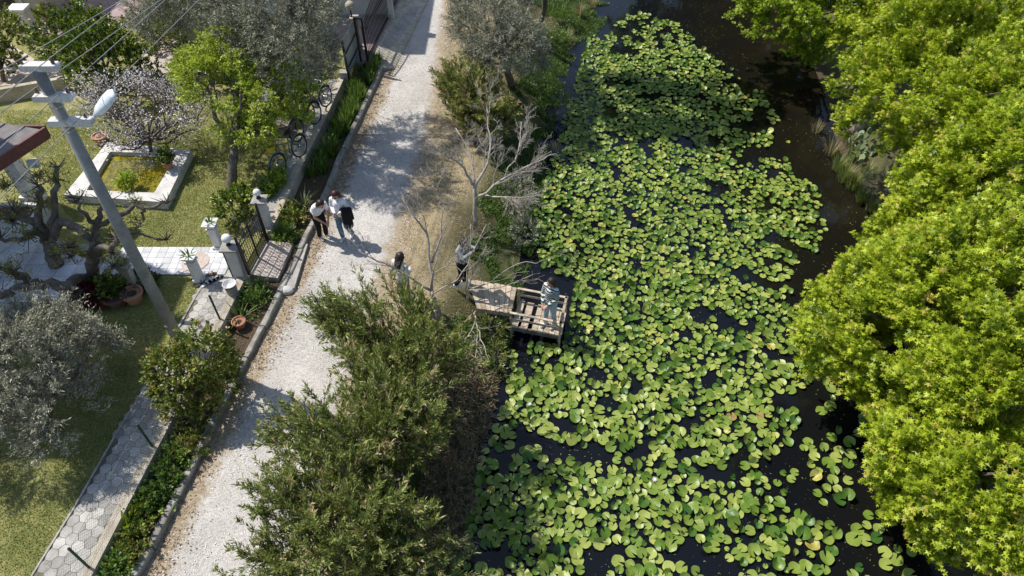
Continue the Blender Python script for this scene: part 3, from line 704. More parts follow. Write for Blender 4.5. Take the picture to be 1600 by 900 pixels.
# ------------------------------------------------------------------ olives
def olive(label, base, lobes, n, mat='olive', size=.085, lpt=26, tlen=.42, r=.14, group='olive trees', cat='olive tree', gap=(1.1, -.25)):
    return tree('olive_tree', label, cat, base, r, lobes, n, tlen, lpt, size, LANCE, mat, group=group, up=.35, out=.9, gap=gap, tw=True, jitter=.45, nup=.4, spread=.03)
olive('grey green olive tree at the top centre, right of the gravel road', P(800, 130, -.1), [Lp(745, 35, 2.4, 1.0, 1.2, 1.1), Lp(790, 70, 2.2, 1.1, 1.1, 1.2), Lp(770, -10, 2.8, 1.3, 1.4, 1.2), Lp(825, 90, 1.5, .7, .8, .9), Lp(760, 90, 1.6, .8, .8, .8)], 2300, size=.08, gap=(1.3, -.4))
olive('large dark grey olive tree beside the corrugated panel by the sliding gate', P(440, 165, GZ), [Lp(455, 30, 4.3, 1.35, 1.3, 1.1), Lp(390, 0, 4.4, 1.4, 1.3, 1.1), Lp(300, 0, 4.0, 1.3, 1.1, 1.1), Lp(485, 75, 3.3, .85, .8, .9), Lp(400, 60, 3.6, 1.0, .9, .9), Lp(470, -60, 4.8, 1.4, 1.3, 1.0), Lp(480, 5, 4.0, .7, .8, .8), Lp(250, 30, 3.6, .9, .8, .9), Lp(450, 95, 3.3, .9, .8, .8), Lp(505, 95, 2.2, .5, .6, .7)], 3900, size=.08, gap=(1.3, -.35))
olive('tall tree whose slim dark trunk shows at the top edge left of the reeds', P(838, 55, -.1), [((.8, 23.4, 6.3), (2.2, 1.9, 1.5)), ((2.3, 22.6, 6.0), (1.5, 1.5, 1.1)), ((-.6, 24.6, 6.4), (1.4, 1.4, 1.1)), ((3.3, 23.8, 6.6), (1.4, 1.4, 1.1))], 1500, size=.2, lpt=26, group=None, cat='tree', r=.11)
olive('silvery olive tree in the lower left of the garden', P(60, 680, GZ), [Lp(60, 560, 1.8, 1.2, 1.1, 1.2), Lp(120, 545, 1.5, .75, .7, .8), Lp(-10, 620, 1.8, 1.2, 1.2, 1.1), Lp(85, 640, 1.6, .75, .8, .9), Lp(50, 495, 2.2, .6, .5, .6), Lp(150, 545, 1.2, .4, .4, .4), Lp(30, 560, 2.3, .9, .8, .8)], 1900, 'silver', .075, 26, .36, .11)

# ------------------------------------------------------------------ oleanders: stems fanning out of the ground with whorled leaves
def stems_shrub(name, label, cat, base, lobes, ns, lsize, mat, tmpl=LANCE, lpt=36, group=None, stemr=.012, tip=.7, bark='bark', nb=6, tone=(.5, .2)):
    base = Vector(base); root = thing(name, base, label, cat, group)
    lobes = [(tuple(c), tuple(r)) for c, r in lobes]
    S, D = twig_set(lobes, ns, .1, .5, .7, None, .2, -.15)
    mb = MB(); SS = []; DD = []
    for s in S:
        b0 = base+V(random.uniform(-.25, .25), random.uniform(-.25, .25), -.05); e = Vector(s); mid = b0.lerp(e, .5)+V(0, 0, .25*(e-b0).length*.5)
        pts = [b0.lerp(mid, t).lerp(mid.lerp(e, t), t) for t in np.linspace(0, 1, 7)]
        mb.tube(pts, list(np.linspace(stemr, .005, 7)), 4, cap=False)
        d = (pts[-1]-pts[-2]).normalized(); SS.append(pts[-1]-d*tip*.35); DD.append(d)
        for q in range(nb):
            k = random.randint(3, 6); d2 = (d+V(random.gauss(0, .5), random.gauss(0, .5), random.gauss(.15, .35))).normalized()
            L = tip*random.uniform(.35, .7); mb.tube([pts[k], pts[k]+d2*L], [.006, .004], 3, cap=False)
            SS.append(pts[k]+d2*L*.3); DD.append(d2)
    mb.build('stems', M[bark], root, True)
    twig_leaves('foliage', np.array([tuple(p) for p in SS]), np.array([tuple(p) for p in DD]), tip*.6, lpt, lsize, tmpl, M[mat], root, out=.8, up=.15, nup=.35, spread=.012, tstart=.1, tone=tone)
    return root
stems_shrub('oleander', 'tall oleander right of the road, the one next to the jetty, with the child behind it', 'oleander', P(655, 620, -.1), [Lp(530, 510, 1.2, .45, .5, .8), Lp(600, 520, 1.6, 1.05, .95, 1.2), Lp(665, 570, 1.6, .85, .85, 1.1)], 110, .112, 'oleander', group='oleanders along the bank')
bpy.data.objects['oleander']['label'] = 'tall oleander next to the jetty, hiding the dark haired person in white'
stems_shrub('oleander', 'oleander in the middle of the bank between two others, spilling onto the gravel', 'oleander', P(610, 770, -.1), [Lp(550, 700, 1.6, .9, .8, 1.1), Lp(635, 680, 1.7, .85, .8, 1.1), Lp(475, 690, 1.1, .45, .5, .8), Lp(600, 620, 1.5, .8, .7, 1.1)], 130, .112, 'oleander', group='oleanders along the bank')
stems_shrub('oleander', 'nearest oleander at the bottom edge, right of the gravel road', 'oleander', P(540, 900, -.05), [Lp(460, 810, 1.4, .6, .7, 1.1), Lp(545, 850, 1.8, .8, .7, 1.1), Lp(620, 840, 1.6, .75, .7, 1.0), Lp(430, 900, 1.2, .55, .6, .8), Lp(650, 900, 1.1, .6, .5, .7), Lp(560, 770, 1.6, .8, .6, 1.0)], 150, .112, 'oleander', group='oleanders along the bank')
stems_shrub('oleander', 'smallest oleander, directly below the olive tree crown and beyond the bare trees', 'oleander', P(755, 225, -.1), [Lp(735, 150, 1.0, .9, .9, .9), Lp(760, 190, .7, .8, .7, .7)], 110, .13, 'oleander', group='oleanders along the bank', tone=(.62, .2))

# ------------------------------------------------------------------ garden trees
tree('fruit_tree', 'lime green leafy tree with a forked dark trunk on the sunny lawn', 'tree', P(358, 300, GZ), .15, [Lp(335, 130, 2.9, 1.0, .9, .9), Lp(415, 150, 2.6, .95, .8, .8), Lp(370, 85, 3.3, 1.1, .9, .8), Lp(295, 105, 3.0, .45, .5, .5), Lp(385, 205, 2.0, .85, .5, .5), Lp(450, 190, 1.9, .6, .5, .45), Lp(465, 140, 2.3, .45, .4, .35)], 1300, .30, 15, .075, OVAL, 'lime', gap=(1.5, -.12), nl=14, tone=(.66, .2), jitter=.5)
tree('blossom_tree', 'leafless tree covered in white blossom above the garden pool', 'tree', P(235, 250, GZ), .07, [Lp(195, 160, 1.9, 1.5, 1.2, .8), Lp(265, 160, 2.0, 1.3, 1.0, .8), Lp(190, 225, 1.2, .8, .5, .6), Lp(295, 195, 1.3, .6, .6, .6)], 520, .6, 9, .058, OVAL, 'blossom', gap=(1.2, -.2), nl=34, twig=4, tw=True, tone=(.6, .3), spread=.05, shell=.3)
tree('citrus_tree', 'dark glossy citrus tree behind the lamp pole', 'tree', P(170, 150, GZ), .10, [Lp(160, 90, 1.6, 1.2, 1.1, 1.2), Lp(110, 70, 1.5, 1.0, .8, 1.0), Lp(205, 110, 1.3, .8, .8, .8), Lp(140, 40, 2.0, .8, .7, .7)], 850, .25, 20, .085, OVAL, 'citrus', tone=(.5, .28))
tree('shrub', 'dark green hedge of low bushes behind the lime green tree', 'shrub', P(400, 128, GZ), .03, [Lp(320, 112, .8, .8, .5, .5), Lp(400, 118, .8, 1.0, .5, .6), Lp(470, 125, .8, .8, .5, .6), Lp(440, 95, .8, .8, .6, .6)], 700, .25, 14, .085, OVAL, 'citrus', tone=(.35, .2))
tree('citrus_tree', 'bushy green tree on the left edge near the white pier', 'tree', P(5, 130, GZ), .08, [Lp(5, 60, 1.4, .8, .8, 1.1), Lp(0, 95, 1.1, .7, .6, .8)], 350, .25, 18, .09, OVAL, 'shrub')
tree('shrub', 'dense shrub around the base of the lamp pole with some yellow leaves', 'shrub', P(290, 625, .1), .04, [Lp(275, 580, 1.3, .68, .5, .6), Lp(322, 560, 1.4, .6, .55, .75), Lp(295, 620, .8, .7, .45, .6)], 620, .2, 16, .07, OVAL, 'shrub', shell=.5, tone=(.5, .25))
tree('shrub', 'small dark green shrub beside the small iron gate', 'shrub', P(378, 378, GZ), .03, [Lp(365, 325, .8, .42, .42, .5), Lp(378, 308, .9, .35, .3, .3)], 150, .2, 12, .085, OVAL, 'citrus', tone=(.65, .25))
tree('shrub', 'yellow green bush at the foot of the annex wall', 'shrub', P(72, 33, GZ), .03, [Lp(73, 28, .6, .45, .4, .4)], 90, .2, 14, .08, OVAL, 'tuft')
tree('shrub', 'yellow flecked bush beside the plum coloured yard', 'shrub', P(150, 75, GZ), .03, [Lp(145, 45, 1.0, .8, .5, .6), Lp(80, 75, .8, .7, .4, .4)], 200, .3, 12, .09, OVAL, 'tuft', tone=(.4, .3))
tree('shrub', 'row of mixed green bushes in front of the plum coloured terrace', 'shrub', P(240, 60, GZ), .03, [Lp(215, 45, .8, .8, .5, .5), Lp(260, 60, .7, .7, .5, .5), Lp(300, 90, .6, .6, .4, .4)], 330, .25, 14, .085, OVAL, 'shrub', tone=(.45, .25))
tree('shrub', 'dark bush against the boundary beside the bicycles', 'shrub', P(500, 130, GZ), .03, [Lp(495, 100, .7, .6, .8, .5)], 120, .25, 12, .085, LANCE2, 'olive', tone=(.3, .2))
tree('shrub', 'deep red leaved bush in the shade below the patio', 'shrub', P(140, 478, GZ), .03, [Lp(138, 462, .6, .42, .35, .35)], 120, .18, 14, .07, OVAL, 'red')
tree('shrub', 'dark green bush in the shade next to the potted plants', 'shrub', P(185, 470, GZ), .03, [Lp(180, 455, .5, .6, .35, .35), Lp(215, 440, .45, .5, .3, .3)], 170, .2, 14, .08, OVAL, 'citrus', tone=(.3, .2))
# pool plant
root = thing('pool_plant', P(198, 298, zc-.2), 'bright green tuft growing in the algae covered pool', 'plant')
S, D = twig_set([Lp(198, 285, .75, .24, .2, .22)], 90, .15, .4, .3, None, .4); twig_leaves('foliage', S, D, .18, 14, .07, OVAL, M['lime'], root, tone=(.75, .15))
mb = MB(); b0 = P(198, 298, zc-.2)
for s in S[::6]: mb.tube([b0, s], [.008, .004], 4)
mb.build('stem', M['bark'], root)

# gnarled pollarded trees
def limbs_tree(label, base, chains, tufts, ntuft=26, group='gnarled pollarded trees'):
    root = thing('pollarded_tree', base, label, 'tree', group); mb = MB(); S = []; D = []
    for ch in chains:
        pts = [P(*c[:3]) for c in ch]; rad = [c[3] for c in ch]; n = []; rr = []
        for i in range(len(pts)-1):
            for t in (0, .25, .5, .75):
                n.append(pts[i].lerp(pts[i+1], t)+V(*[random.gauss(0, .03) for _ in range(3)])*(1 if t else .4)); rr.append((rad[i]*(1-t)+rad[i+1]*t)*random.uniform(.9, 1.15))
        n.append(pts[-1]); rr.append(rad[-1]*1.25); mb.tube(n, rr, 9)
        for k in range(9):
            d = V(random.gauss(0, .7), random.gauss(0, .7), abs(random.gauss(.5, .5))).normalized(); L = random.uniform(.15, .4)
            mb.tube([n[-1], n[-1]+d*L*.5, n[-1]+d*L+V(0, 0, .04)], [.02, .012, .005], 4)
    for (px, py, z, r) in tufts:
        c = P(px, py, z)
        for k in range(ntuft):
            d = V(random.gauss(0, 1), random.gauss(0, 1), abs(random.gauss(.3, .7))).normalized(); p = c+V(*[random.gauss(0, r*.4) for _ in range(3)])
            S.append(tuple(p)); D.append(tuple(d)); mb.tube([c, p, p+d*.16], [.014, .008, .004], 4)
    mb.build('trunk', M['bark'], root, True)
    twig_leaves('crown', np.array(S), np.array(D), .22, 11, .07, LANCE2, M['tuft'], root, spread=.03, tone=(.55, .25))
limbs_tree('gnarled bare pollarded tree in front of the marble walk, left of the lamp pole', P(146, 445, GZ),
  [[(146, 445, GZ, .17), (145, 425, .9, .15), (143, 400, 1.7, .13), (150, 385, 2.1, .11)], [(146, 437, .6, .13), (120, 436, 1.1, .12), (105, 447, 1.2, .11), (60, 444, 1.4, .12), (30, 448, 1.5, .10), (0, 462, 1.5, .08)],
   [(50, 443, 1.4, .09), (25, 428, 1.9, .07), (5, 420, 2.2, .04)], [(80, 446, 1.35, .07), (118, 465, .9, .07), (140, 440, .7, .06)], [(150, 388, 2.1, .09), (175, 385, 2.3, .06), (183, 372, 2.5, .04)], [(143, 398, 1.8, .08), (120, 392, 2.1, .06), (105, 385, 2.4, .04)]],
  [(110, 385, 2.4, .25), (175, 395, 2.0, .2), (110, 400, 2.2, .22), (20, 425, 2.1, .25), (178, 415, 1.4, .2)])
limbs_tree('gnarled bare pollarded tree at the left edge beneath the cables', P(88, 415, GZ),
  [[(88, 415, GZ, .18), (80, 390, 1.0, .16), (72, 372, 1.5, .14)], [(72, 372, 1.5, .12), (50, 345, 2.0, .09), (20, 330, 2.4, .06)], [(75, 375, 1.4, .13), (95, 345, 2.0, .11), (110, 352, 2.1, .09), (135, 368, 2.1, .08), (145, 372, 2.2, .06)],
   [(72, 372, 1.5, .10), (62, 320, 2.4, .07), (60, 290, 2.8, .05)], [(80, 350, 1.9, .08), (85, 300, 2.6, .07), (90, 262, 3.0, .04)], [(60, 360, 1.7, .07), (30, 375, 1.7, .05), (0, 372, 1.8, .04)]],
  [(65, 315, 2.5, .3), (25, 330, 2.4, .3), (90, 280, 2.8, .25), (20, 345, 2.0, .3), (45, 370, 1.8, .25), (10, 290, 2.6, .25), (60, 275, 2.8, .25)])
limbs_tree('gnarled pruned tree with twisted limbs in front of the garden pool', P(150, 395, GZ),
  [[(152, 400, GZ, .10), (150, 365, 1.3, .09), (152, 345, 1.8, .07), (165, 315, 2.3, .05)], [(150, 355, 1.6, .07), (178, 345, 1.9, .06), (205, 322, 2.2, .05), (235, 325, 2.2, .04), (262, 317, 2.3, .025)], [(222, 325, 2.2, .04), (225, 340, 1.9, .03), (215, 355, 1.6, .025)], [(150, 350, 1.7, .06), (125, 330, 2.2, .04), (118, 315, 2.4, .03)], [(195, 385, 1.2, .025), (205, 365, 1.6, .03), (260, 375, 1.4, .015)]],
  [(118, 310, 2.4, .22), (212, 315, 2.3, .22), (215, 345, 1.9, .15), (175, 375, 1.5, .22)], 12)

# bare trees right of the road
def bare_tree(label, base, limbs, r0, depth=3, mat='twig', nsub=5, spread=.9, group='bare trees on the bank'):
    base = Vector(base); root = thing('bare_tree', base, label, 'tree', group); tk = MB(); mb = MB()
    def sub(pts, rad, dep):
        L = (pts[-1]-pts[0]).length
        for q in range(nsub):
            k = random.randint(2, len(pts)-2); d = (pts[k+1]-pts[k-1]).normalized()
            d = (d+V(random.gauss(0, spread*.6), random.gauss(0, spread*.6), random.gauss(.15, .4))).normalized()
            l = L*random.uniform(.28, .55)*(1.2-.5*k/len(pts)); e = pts[k]+d*l
            p2 = limb_path(pts[k], e, .12, 5); r1 = rad[k]*.5
            mb.tube(p2, list(np.linspace(r1, max(.0032, r1*.35), 6)), 4 if dep < 2 else 5, cap=False)
            if dep > 1: sub(p2, list(np.linspace(r1, max(.0032, r1*.35), 6)), dep-1)
    for chain in limbs:
        pts = [P(*c[:3]) for c in chain]; rad0 = [c[3] for c in chain]; n = []; rr = []
        for i in range(len(pts)-1):
            for t in (0, .33, .66):
                n.append(pts[i].lerp(pts[i+1], t)+V(*[random.gauss(0, .02) for _ in range(3)])); rr.append(rad0[i]*(1-t)+rad0[i+1]*t)
        n.append(pts[-1]); rr.append(rad0[-1])
        (tk if rad0[0] > r0*.9 else mb).tube(n, rr, 7)
        if rad0[0] < r0*.9: sub(n, rr, depth)
    tk.build('trunk', M['barkpale' if mat == 'barkpale' else 'twig'], root, True); mb.build('branches', M[mat], root, True)
bare_tree('bare pale tree with a dense tangle of twigs over the bank, above the jetty', P(744, 352, -.03),
  [[(744, 352, -.03, .062), (742, 320, .6, .055), (742, 288, 1.1, .05)], [(742, 290, 1.1, .04), (725, 262, 1.6, .03), (700, 245, 2.0, .02), (682, 230, 2.3, .012)], [(742, 290, 1.1, .04), (762, 255, 1.6, .03), (765, 210, 2.0, .02), (760, 165, 2.5, .012)],
   [(742, 312, .8, .04), (760, 300, 1.1, .035), (795, 270, 1.5, .025), (840, 255, 1.8, .015), (868, 240, 2.0, .01)], [(750, 305, .9, .03), (800, 310, 1.1, .02), (850, 305, 1.2, .012)], [(742, 290, 1.1, .035), (735, 240, 1.6, .02), (712, 200, 2.1, .012)], [(790, 275, 1.4, .02), (810, 235, 1.7, .014), (815, 190, 2.1, .008)]], .062, 3, 'barkpale', 7)
bare_tree('bare tree with dark forking limbs between the oleander and the jetty', P(686, 500, -.06),
  [[(686, 500, -.06, .055), (680, 475, .5, .05), (675, 455, .8, .047)], [(675, 455, .8, .035), (640, 432, 1.2, .028), (600, 412, 1.6, .02), (560, 392, 2.0, .01)], [(675, 455, .8, .04), (673, 415, 1.4, .033), (668, 365, 2.0, .025), (640, 325, 2.6, .016), (615, 300, 3.0, .008)],
   [(673, 412, 1.4, .028), (690, 370, 1.9, .02), (692, 320, 2.5, .012), (675, 290, 2.9, .006)], [(676, 458, .8, .02), (715, 440, 1.1, .018), (735, 400, 1.6, .012), (760, 350, 2.1, .007)]], .055, 3, 'twig', 5)
bare_tree('leafless pale bush sprawling between the person in grey and the jetty', P(728, 470, -.08),
  [[(728, 470, -.08, .03), (729, 455, .2, .028)], [(729, 455, .2, .022), (742, 420, .8, .016), (760, 385, 1.4, .009)], [(729, 455, .2, .02), (765, 440, .6, .015), (810, 412, 1.1, .01), (850, 405, 1.3, .006)], [(729, 455, .2, .02), (733, 400, 1.0, .014), (735, 350, 1.7, .007)], [(729, 455, .2, .018), (780, 450, .5, .012), (830, 430, .8, .007)]], .03, 2, 'twig', 3)
bare_tree('leafless pale twigs hanging on the bank below the jetty ramp', P(742, 500, -.15),
  [[(742, 485, -.1, .02), (743, 500, .05, .018)], [(743, 500, .05, .016), (750, 530, .1, .012), (765, 565, .1, .006)], [(743, 500, .05, .014), (730, 525, .2, .01), (708, 545, .3, .006)], [(745, 510, .05, .012), (745, 545, .1, .008), (742, 575, .1, .004)]], .02, 2, 'barkpale', 4)

# ------------------------------------------------------------------ strap leaved plants
def strap_plant(name, label, base, n, L, wd, mat, group=None, lean=.55, droop=.5):
    base = Vector(base); root = thing(name, base, label, 'plant', group) if False else None
    vs = []; fs = []; tn = []
    for i in range(n):
        a = random.uniform(0, 2*math.pi); d = V(math.cos(a), math.sin(a), 0); s_ = V(-d.y, d.x, 0)*wd*random.uniform(.7, 1.2); l = L*random.uniform(.6, 1.1); ln = random.uniform(.1, 1)*lean
        b0 = base+d*random.uniform(0, .04*n**.3); k = len(vs); t0 = random.random()
        for j in range(5):
            t = j/4; p = b0+d*(l*t*ln+l*droop*ln*t*t)+V(0, 0, l*(t-droop*ln*t*t*1.2)*math.sqrt(max(.1, 1-ln*ln*.6))); q = s_*(1-t**2.2)*.5+s_*.02
            vs += [tuple(p-q), tuple(p+q)]; tn += [t0, t0]
        fs += [(k+2*j, k+2*j+1, k+2*j+3, k+2*j+2) for j in range(4)]
    return np.array(vs), np.array(fs), np.array(tn)
def straps(name, label, base, n, L, wd, mat, group=None, lean=.55, droop=.5, cat='plant'):
    v, f, t = strap_plant(name, label, base, n, L, wd, mat, None, lean, droop)
    o = fast_mesh(name, v-np.array(base), f, t, M[mat]); o.location = base
    return tag(o, label, cat, group)
def blades(name, pts, L, wd, mat, kind='stuff', label=None, cat=None, lean=.5, lvar=.5):
    pts = np.array([tuple(p) for p in pts]); n = len(pts); a = RNG.uniform(0, 2*np.pi, n); h = L*(1-lvar/2+lvar*RNG.random(n)); ln = RNG.random(n)*lean
    d = np.stack([np.cos(a), np.sin(a), np.zeros(n)], 1); s_ = np.stack([-np.sin(a), np.cos(a), np.zeros(n)], 1)*(wd/2)
    up = np.array((0, 0, 1.0)); mid = pts+d*(h*ln*.35)[:, None]+up*(h*.6)[:, None]; tipp = pts+d*(h*ln)[:, None]+up*(h*(1-.35*ln))[:, None]
    v = np.stack([pts-s_, pts+s_, mid+s_*.8, tipp, mid-s_*.8], 1).reshape(-1, 3); i = np.arange(n)*5
    f = np.concatenate([np.stack([i, i+1, i+2, i+4], 1)]); f2 = np.stack([i+4, i+2, i+3, i+3], 1)
    # tip as a degenerate free triangle: use separate triangle faces
    tri = np.concatenate([np.stack([i, i+1, i+2], 1), np.stack([i, i+2, i+4], 1), np.stack([i+4, i+2, i+3], 1)])
    t = np.repeat(np.clip(RNG.normal(.5, .22, n), 0, 1), 5)
    o = fast_mesh(name, v, tri, t, M[mat]); return tag(o, label, cat, kind=kind)
def scatter(poly, n, z, cond=None):
    xs = [p[0] for p in poly]; ys = [p[1] for p in poly]; out = []; tr = 0
    while len(out) < n and tr < n*30:
        tr += 1
        x, y = random.uniform(min(xs), max(xs)), random.uniform(min(ys), max(ys))
        if not inpoly(x, y, poly): continue
        if cond and not cond(x, y): continue
        out.append((x, y, z(x, y) if callable(z) else z))
    return out
# lawns (grass blades): sunny lawn, shaded lawn, near lawn, far lawn
lawnp = gpoly([(110, 200), (300, 200), (440, 200), (425, 270), (398, 345), (350, 386), (165, 386), (100, 330), (60, 250), (10, 210), (10, 180)])
poolp = [tuple(p) for p in out_]
gr1 = scatter(lawnp, 52000, GZ-.005, lambda x, y: not inpoly(x, y, poolp))
gr2 = scatter(gpoly([(-40, 905), (47, 905), (180, 678), (296, 480), (330, 434), (165, 434), (100, 490), (-40, 495)]), 42000, GZ-.005)
gr3 = scatter(gpoly([(0, 172), (120, 172), (300, 150), (400, 140), (400, 200), (0, 200)]), 12000, GZ-.005)
blades('grass', gr1+gr2+gr3, .045, .012, 'lawnblade', label='short lawn grass of the garden', cat='grass', lean=1.1)
# dry verge right of the road and weeds on the bank
def vz(x, y): return bankz(x, y)-.01
verge = [(ext(L_road, y)-.25, y) for y in np.arange(8, 30, .5)]+[(ext(L_bankL, y), y) for y in np.arange(29.5, 8, -.5)]
v1 = scatter(verge, 26000, vz, lambda x, y: (x-ext(L_road, y))/(ext(L_bankL, y)-ext(L_road, y)) < .75+.4*nz((x, y), 1) and nz((x, y), 2.1) > -.30)
blades('dry_grass', v1, .06, .012, 'dryblade', label='sparse dry grass on the verge right of the road', cat='grass', lean=1.4)
bankp = [(ext(L_road, y)+.1, y) for y in np.arange(3, 30, .5)]+[(ext(L_bankL, y)+.1, y) for y in np.arange(29.5, 3, -.5)]
v2 = scatter(bankp, 42000, vz, lambda x, y: (x-ext(L_road, y))/(ext(L_bankL, y)-ext(L_road, y)) > .38-.3*nz((x, y), 1.2) and nz((x, y, 4), 1.6) > -.22 and not inpoly(x, y, [tuple(P(a_, b_, -.1)) for a_, b_ in ((690, 400), (760, 400), (775, 440), (750, 490), (690, 480))]) and (y < 9 or (x-ext(L_road, y))/(ext(L_bankL, y)-ext(L_road, y)) > .55+.3*nz((x, y, 8), .9)))
blades('bank_weeds', v2, .13, .018, 'blade', label='green weeds growing down the left bank of the pond', cat='grass', lean=1.2)
# brown thatch heap on bank
th = scatter(gpoly([(690, 560), (735, 540), (778, 560), (765, 640), (745, 700), (735, 830), (690, 880), (640, 860), (660, 720), (680, 640)], -.3), 9000, lambda x, y: vz(x, y)+random.uniform(0, .1))
tp = np.array(th); n = len(tp); dd = rv(n); dd[:, 2] = np.abs(dd[:, 2])*.4
o = leaves('dry_thatch', tp, dd, rv(n, .5)+np.array((0, 0, 1)), .16*(.5+RNG.random(n)), np.clip(RNG.normal(.5, .25, n), 0, 1), T_lance(.14), M['thatch']); tag(o, 'brown mat of dead stalks on the bank beside the oleanders', 'dead plants', kind='stuff')
# dark low shrubs along the lower bank edge and reeds
for i, (px, py, z, n, L, lab) in enumerate([(905, 22, -.55, 90, .6, 'tall tawny reeds at the water edge at the top of the left bank'), (885, 60, -.5, 70, .5, 'reeds at the left bank next to the first lily pads'), (925, 10, -.7, 70, .55, 'reeds leaning over open water at the top edge'), (868, 235, -.6, 60, .35, 'grass clump at the water edge in the shade of the olive tree')]):
    straps('reed_clump', lab, P(px, py, z), n, L, .02, 'dryblade' if i != 1 else 'yucca', group='reeds on the left bank', lean=.5, droop=.4, cat='reeds')
for i, (px, py, lab) in enumerate([(880, 25, 'bright green weed patch beside the tawny reeds'), (862, 60, 'bright green weed patch by the olive trunk at the top'), (850, 120, 'green weeds at the water edge just right of the olive crown'), (868, 155, 'grass tuft hanging over the water right of the olive tree')]):
    r_ = thing('weed_patch', P(px, py, -.4), lab, 'plant', 'weed patches on the left bank'); S, D = twig_set([Lp(px, py, -.25, .55, .5, .25)], 110, .2, .8, .2, None, .4)
    twig_leaves('foliage', S, D, .3, 12, .10, LANCE, M['iris'], r_, tone=(.55, .25))
tree('shrub', 'dark low bush at the water edge below the bare tree', 'shrub', P(810, 330, -.5), .02, [Lp(805, 300, -.35, .5, .8, .3), Lp(820, 360, -.5, .35, .6, .25)], 200, .25, 12, .09, LANCE2, 'olive', tone=(.25, .2))
tree('shrub', 'green bush at the waterline beneath the jetty ramp', 'shrub', P(765, 520, -.5), .02, [Lp(768, 515, -.4, .3, .4, .25), Lp(775, 560, -.6, .2, .5, .2)], 120, .25, 12, .10, LANCE, 'oleander', tone=(.4, .2))
tree('shrub', 'grey green shrub with tan tips at the lower bank, between oleander and lily pads', 'shrub', P(705, 800, -.6), .02, [Lp(700, 760, -.3, .5, .6, .35), Lp(690, 840, -.35, .5, .6, .3), Lp(720, 700, -.4, .3, .5, .25)], 260, .28, 14, .09, LANCE, 'thatch', tone=(.7, .25))
# right bank: reeds, prickly pear, grey bush, stones
for i, (px, py, n, L, lab) in enumerate([(1318, 280, 90, .55, 'green reeds on the far bank, tallest clump of the gap between the trees'), (1345, 310, 80, .45, 'green reeds on the far bank nearest to the yellow green crown'), (1298, 240, 50, .5, 'thin tawny reeds standing in the shallow brown water'), (1330, 250, 70, .45, 'green reeds just below the prickly pear'), (1372, 345, 60, .4, 'short reeds half under the tree in the gap on the far bank'), (1275, 205, 26, .4, 'sparse dry stalks in dark water below the top trees'), (1308, 262, 60, .5, 'green reeds at the water line between the thin tawny reeds and the tallest clump'), (1332, 292, 80, .5, 'green reeds directly right of the tallest far bank clump'), (1352, 275, 60, .45, 'reeds halfway between prickly pear and grey bush'), (1325, 225, 50, .4, 'tawny reeds just left of the prickly pear'), (1362, 325, 70, .4, 'green reeds at the foot of the middle right tree')]):
    pr = P(px, py, WZ+.05); pr.z = max(WZ, gz(pr.x, pr.y)-.03)
    straps('reed_clump', lab, pr, n*2, L*1.25, .02, 'reed' if i not in (2, 5, 9) else 'dryblade', group='reeds on the far bank', lean=.45, droop=.4, cat='reeds')
c = P(1345, 235, -.4); root = thing('prickly_pear', c, 'grey green prickly pear cactus between stones on the far bank', 'cactus')
for k in range(44):
    px, py, z = random.gauss(1350, 16), random.gauss(228, 15), random.uniform(-.4, .1); p = P(px, py, WZ+.3); p.z = gz(p.x, p.y)+random.uniform(-.02, .35); a = random.uniform(-.8, .8); mb = MB()
    n_ = 12; Rm = Matrix.Rotation(random.uniform(0, 3.1), 3, 'Z') @ Matrix.Rotation(a, 3, 'X'); vs = []
    for s_ in (-1, 1):
        for q in range(n_):
            t = 2*math.pi*q/n_; vs.append(p+Rm @ V(.085*math.cos(t)*(1-.25*(math.sin(t) < 0)), .014*s_, .12*math.sin(t)+.10))
    mb.add(vs, [tuple(range(n_-1, -1, -1)), tuple(range(n_, 2*n_))]+[(q, (q+1) % n_, n_+(q+1) % n_, n_+q) for q in range(n_)]); mb.build('pad', M['cactus'], root)
tree('shrub', 'round grey bush on the far bank beside the reeds', 'shrub', P(1385, 300, -.4), .02, [Lp(1375, 285, -.2, .55, .55, .4), Lp(1400, 265, 0, .5, .4, .4)], 200, .2, 16, .05, LANCE, 'olive', tone=(.5, .25))
for (px, py, s_, lab) in [(1338, 198, (.5, .4, .5), 'tall pale ruined stone block on the far bank beside the cactus'), (1318, 205, (.3, .3, .35), 'smaller pale stone left of the ruined block on the far bank')]:
    p = P(px, py, -.4); mb = MB(); m_ = 10; vs = []; mb.ball(p, .5, 12, (s_[0], s_[1], s_[2]*1.2)); mb.v = [tuple(V(*v)+V(1, 1, 1)*.12*nz(v, 3)) for v in mb.v]
    tag(mb.build('stone', M['sandwall']), lab, 'stone')
mb = MB(); mb.tube([P(1296, 186, -.5), P(1325, 197, -.3)], [.022, .018], 6); tag(mb.build('stick', M['barkpale']), 'pale wooden stick lying out over the dark water at the far bank', 'stick')
root = thing('plank_landing', P(1475, 850, -.7), 'grey plank landing half hidden under the nearest tree, lower right', 'landing')
for (a, b, w_) in [((1468, 838), (1500, 842), .3), ((1465, 812), (1498, 820), .22), ((1480, 852), (1484, 872), .14)]:
    mb = MB(); mb.bar(P(*a, -.55), P(*b, -.55), w_, .05); mb.build('plank', M['wooddark'], root)

W1 = 'first second third fourth fifth sixth seventh eighth ninth tenth eleventh twelfth thirteenth fourteenth fifteenth sixteenth seventeenth eighteenth nineteenth'.split()
TW = {2: 'twenty', 3: 'thirty', 4: 'forty', 5: 'fifty'}; TT = {2: 'twentieth', 3: 'thirtieth', 4: 'fortieth', 5: 'fiftieth'}
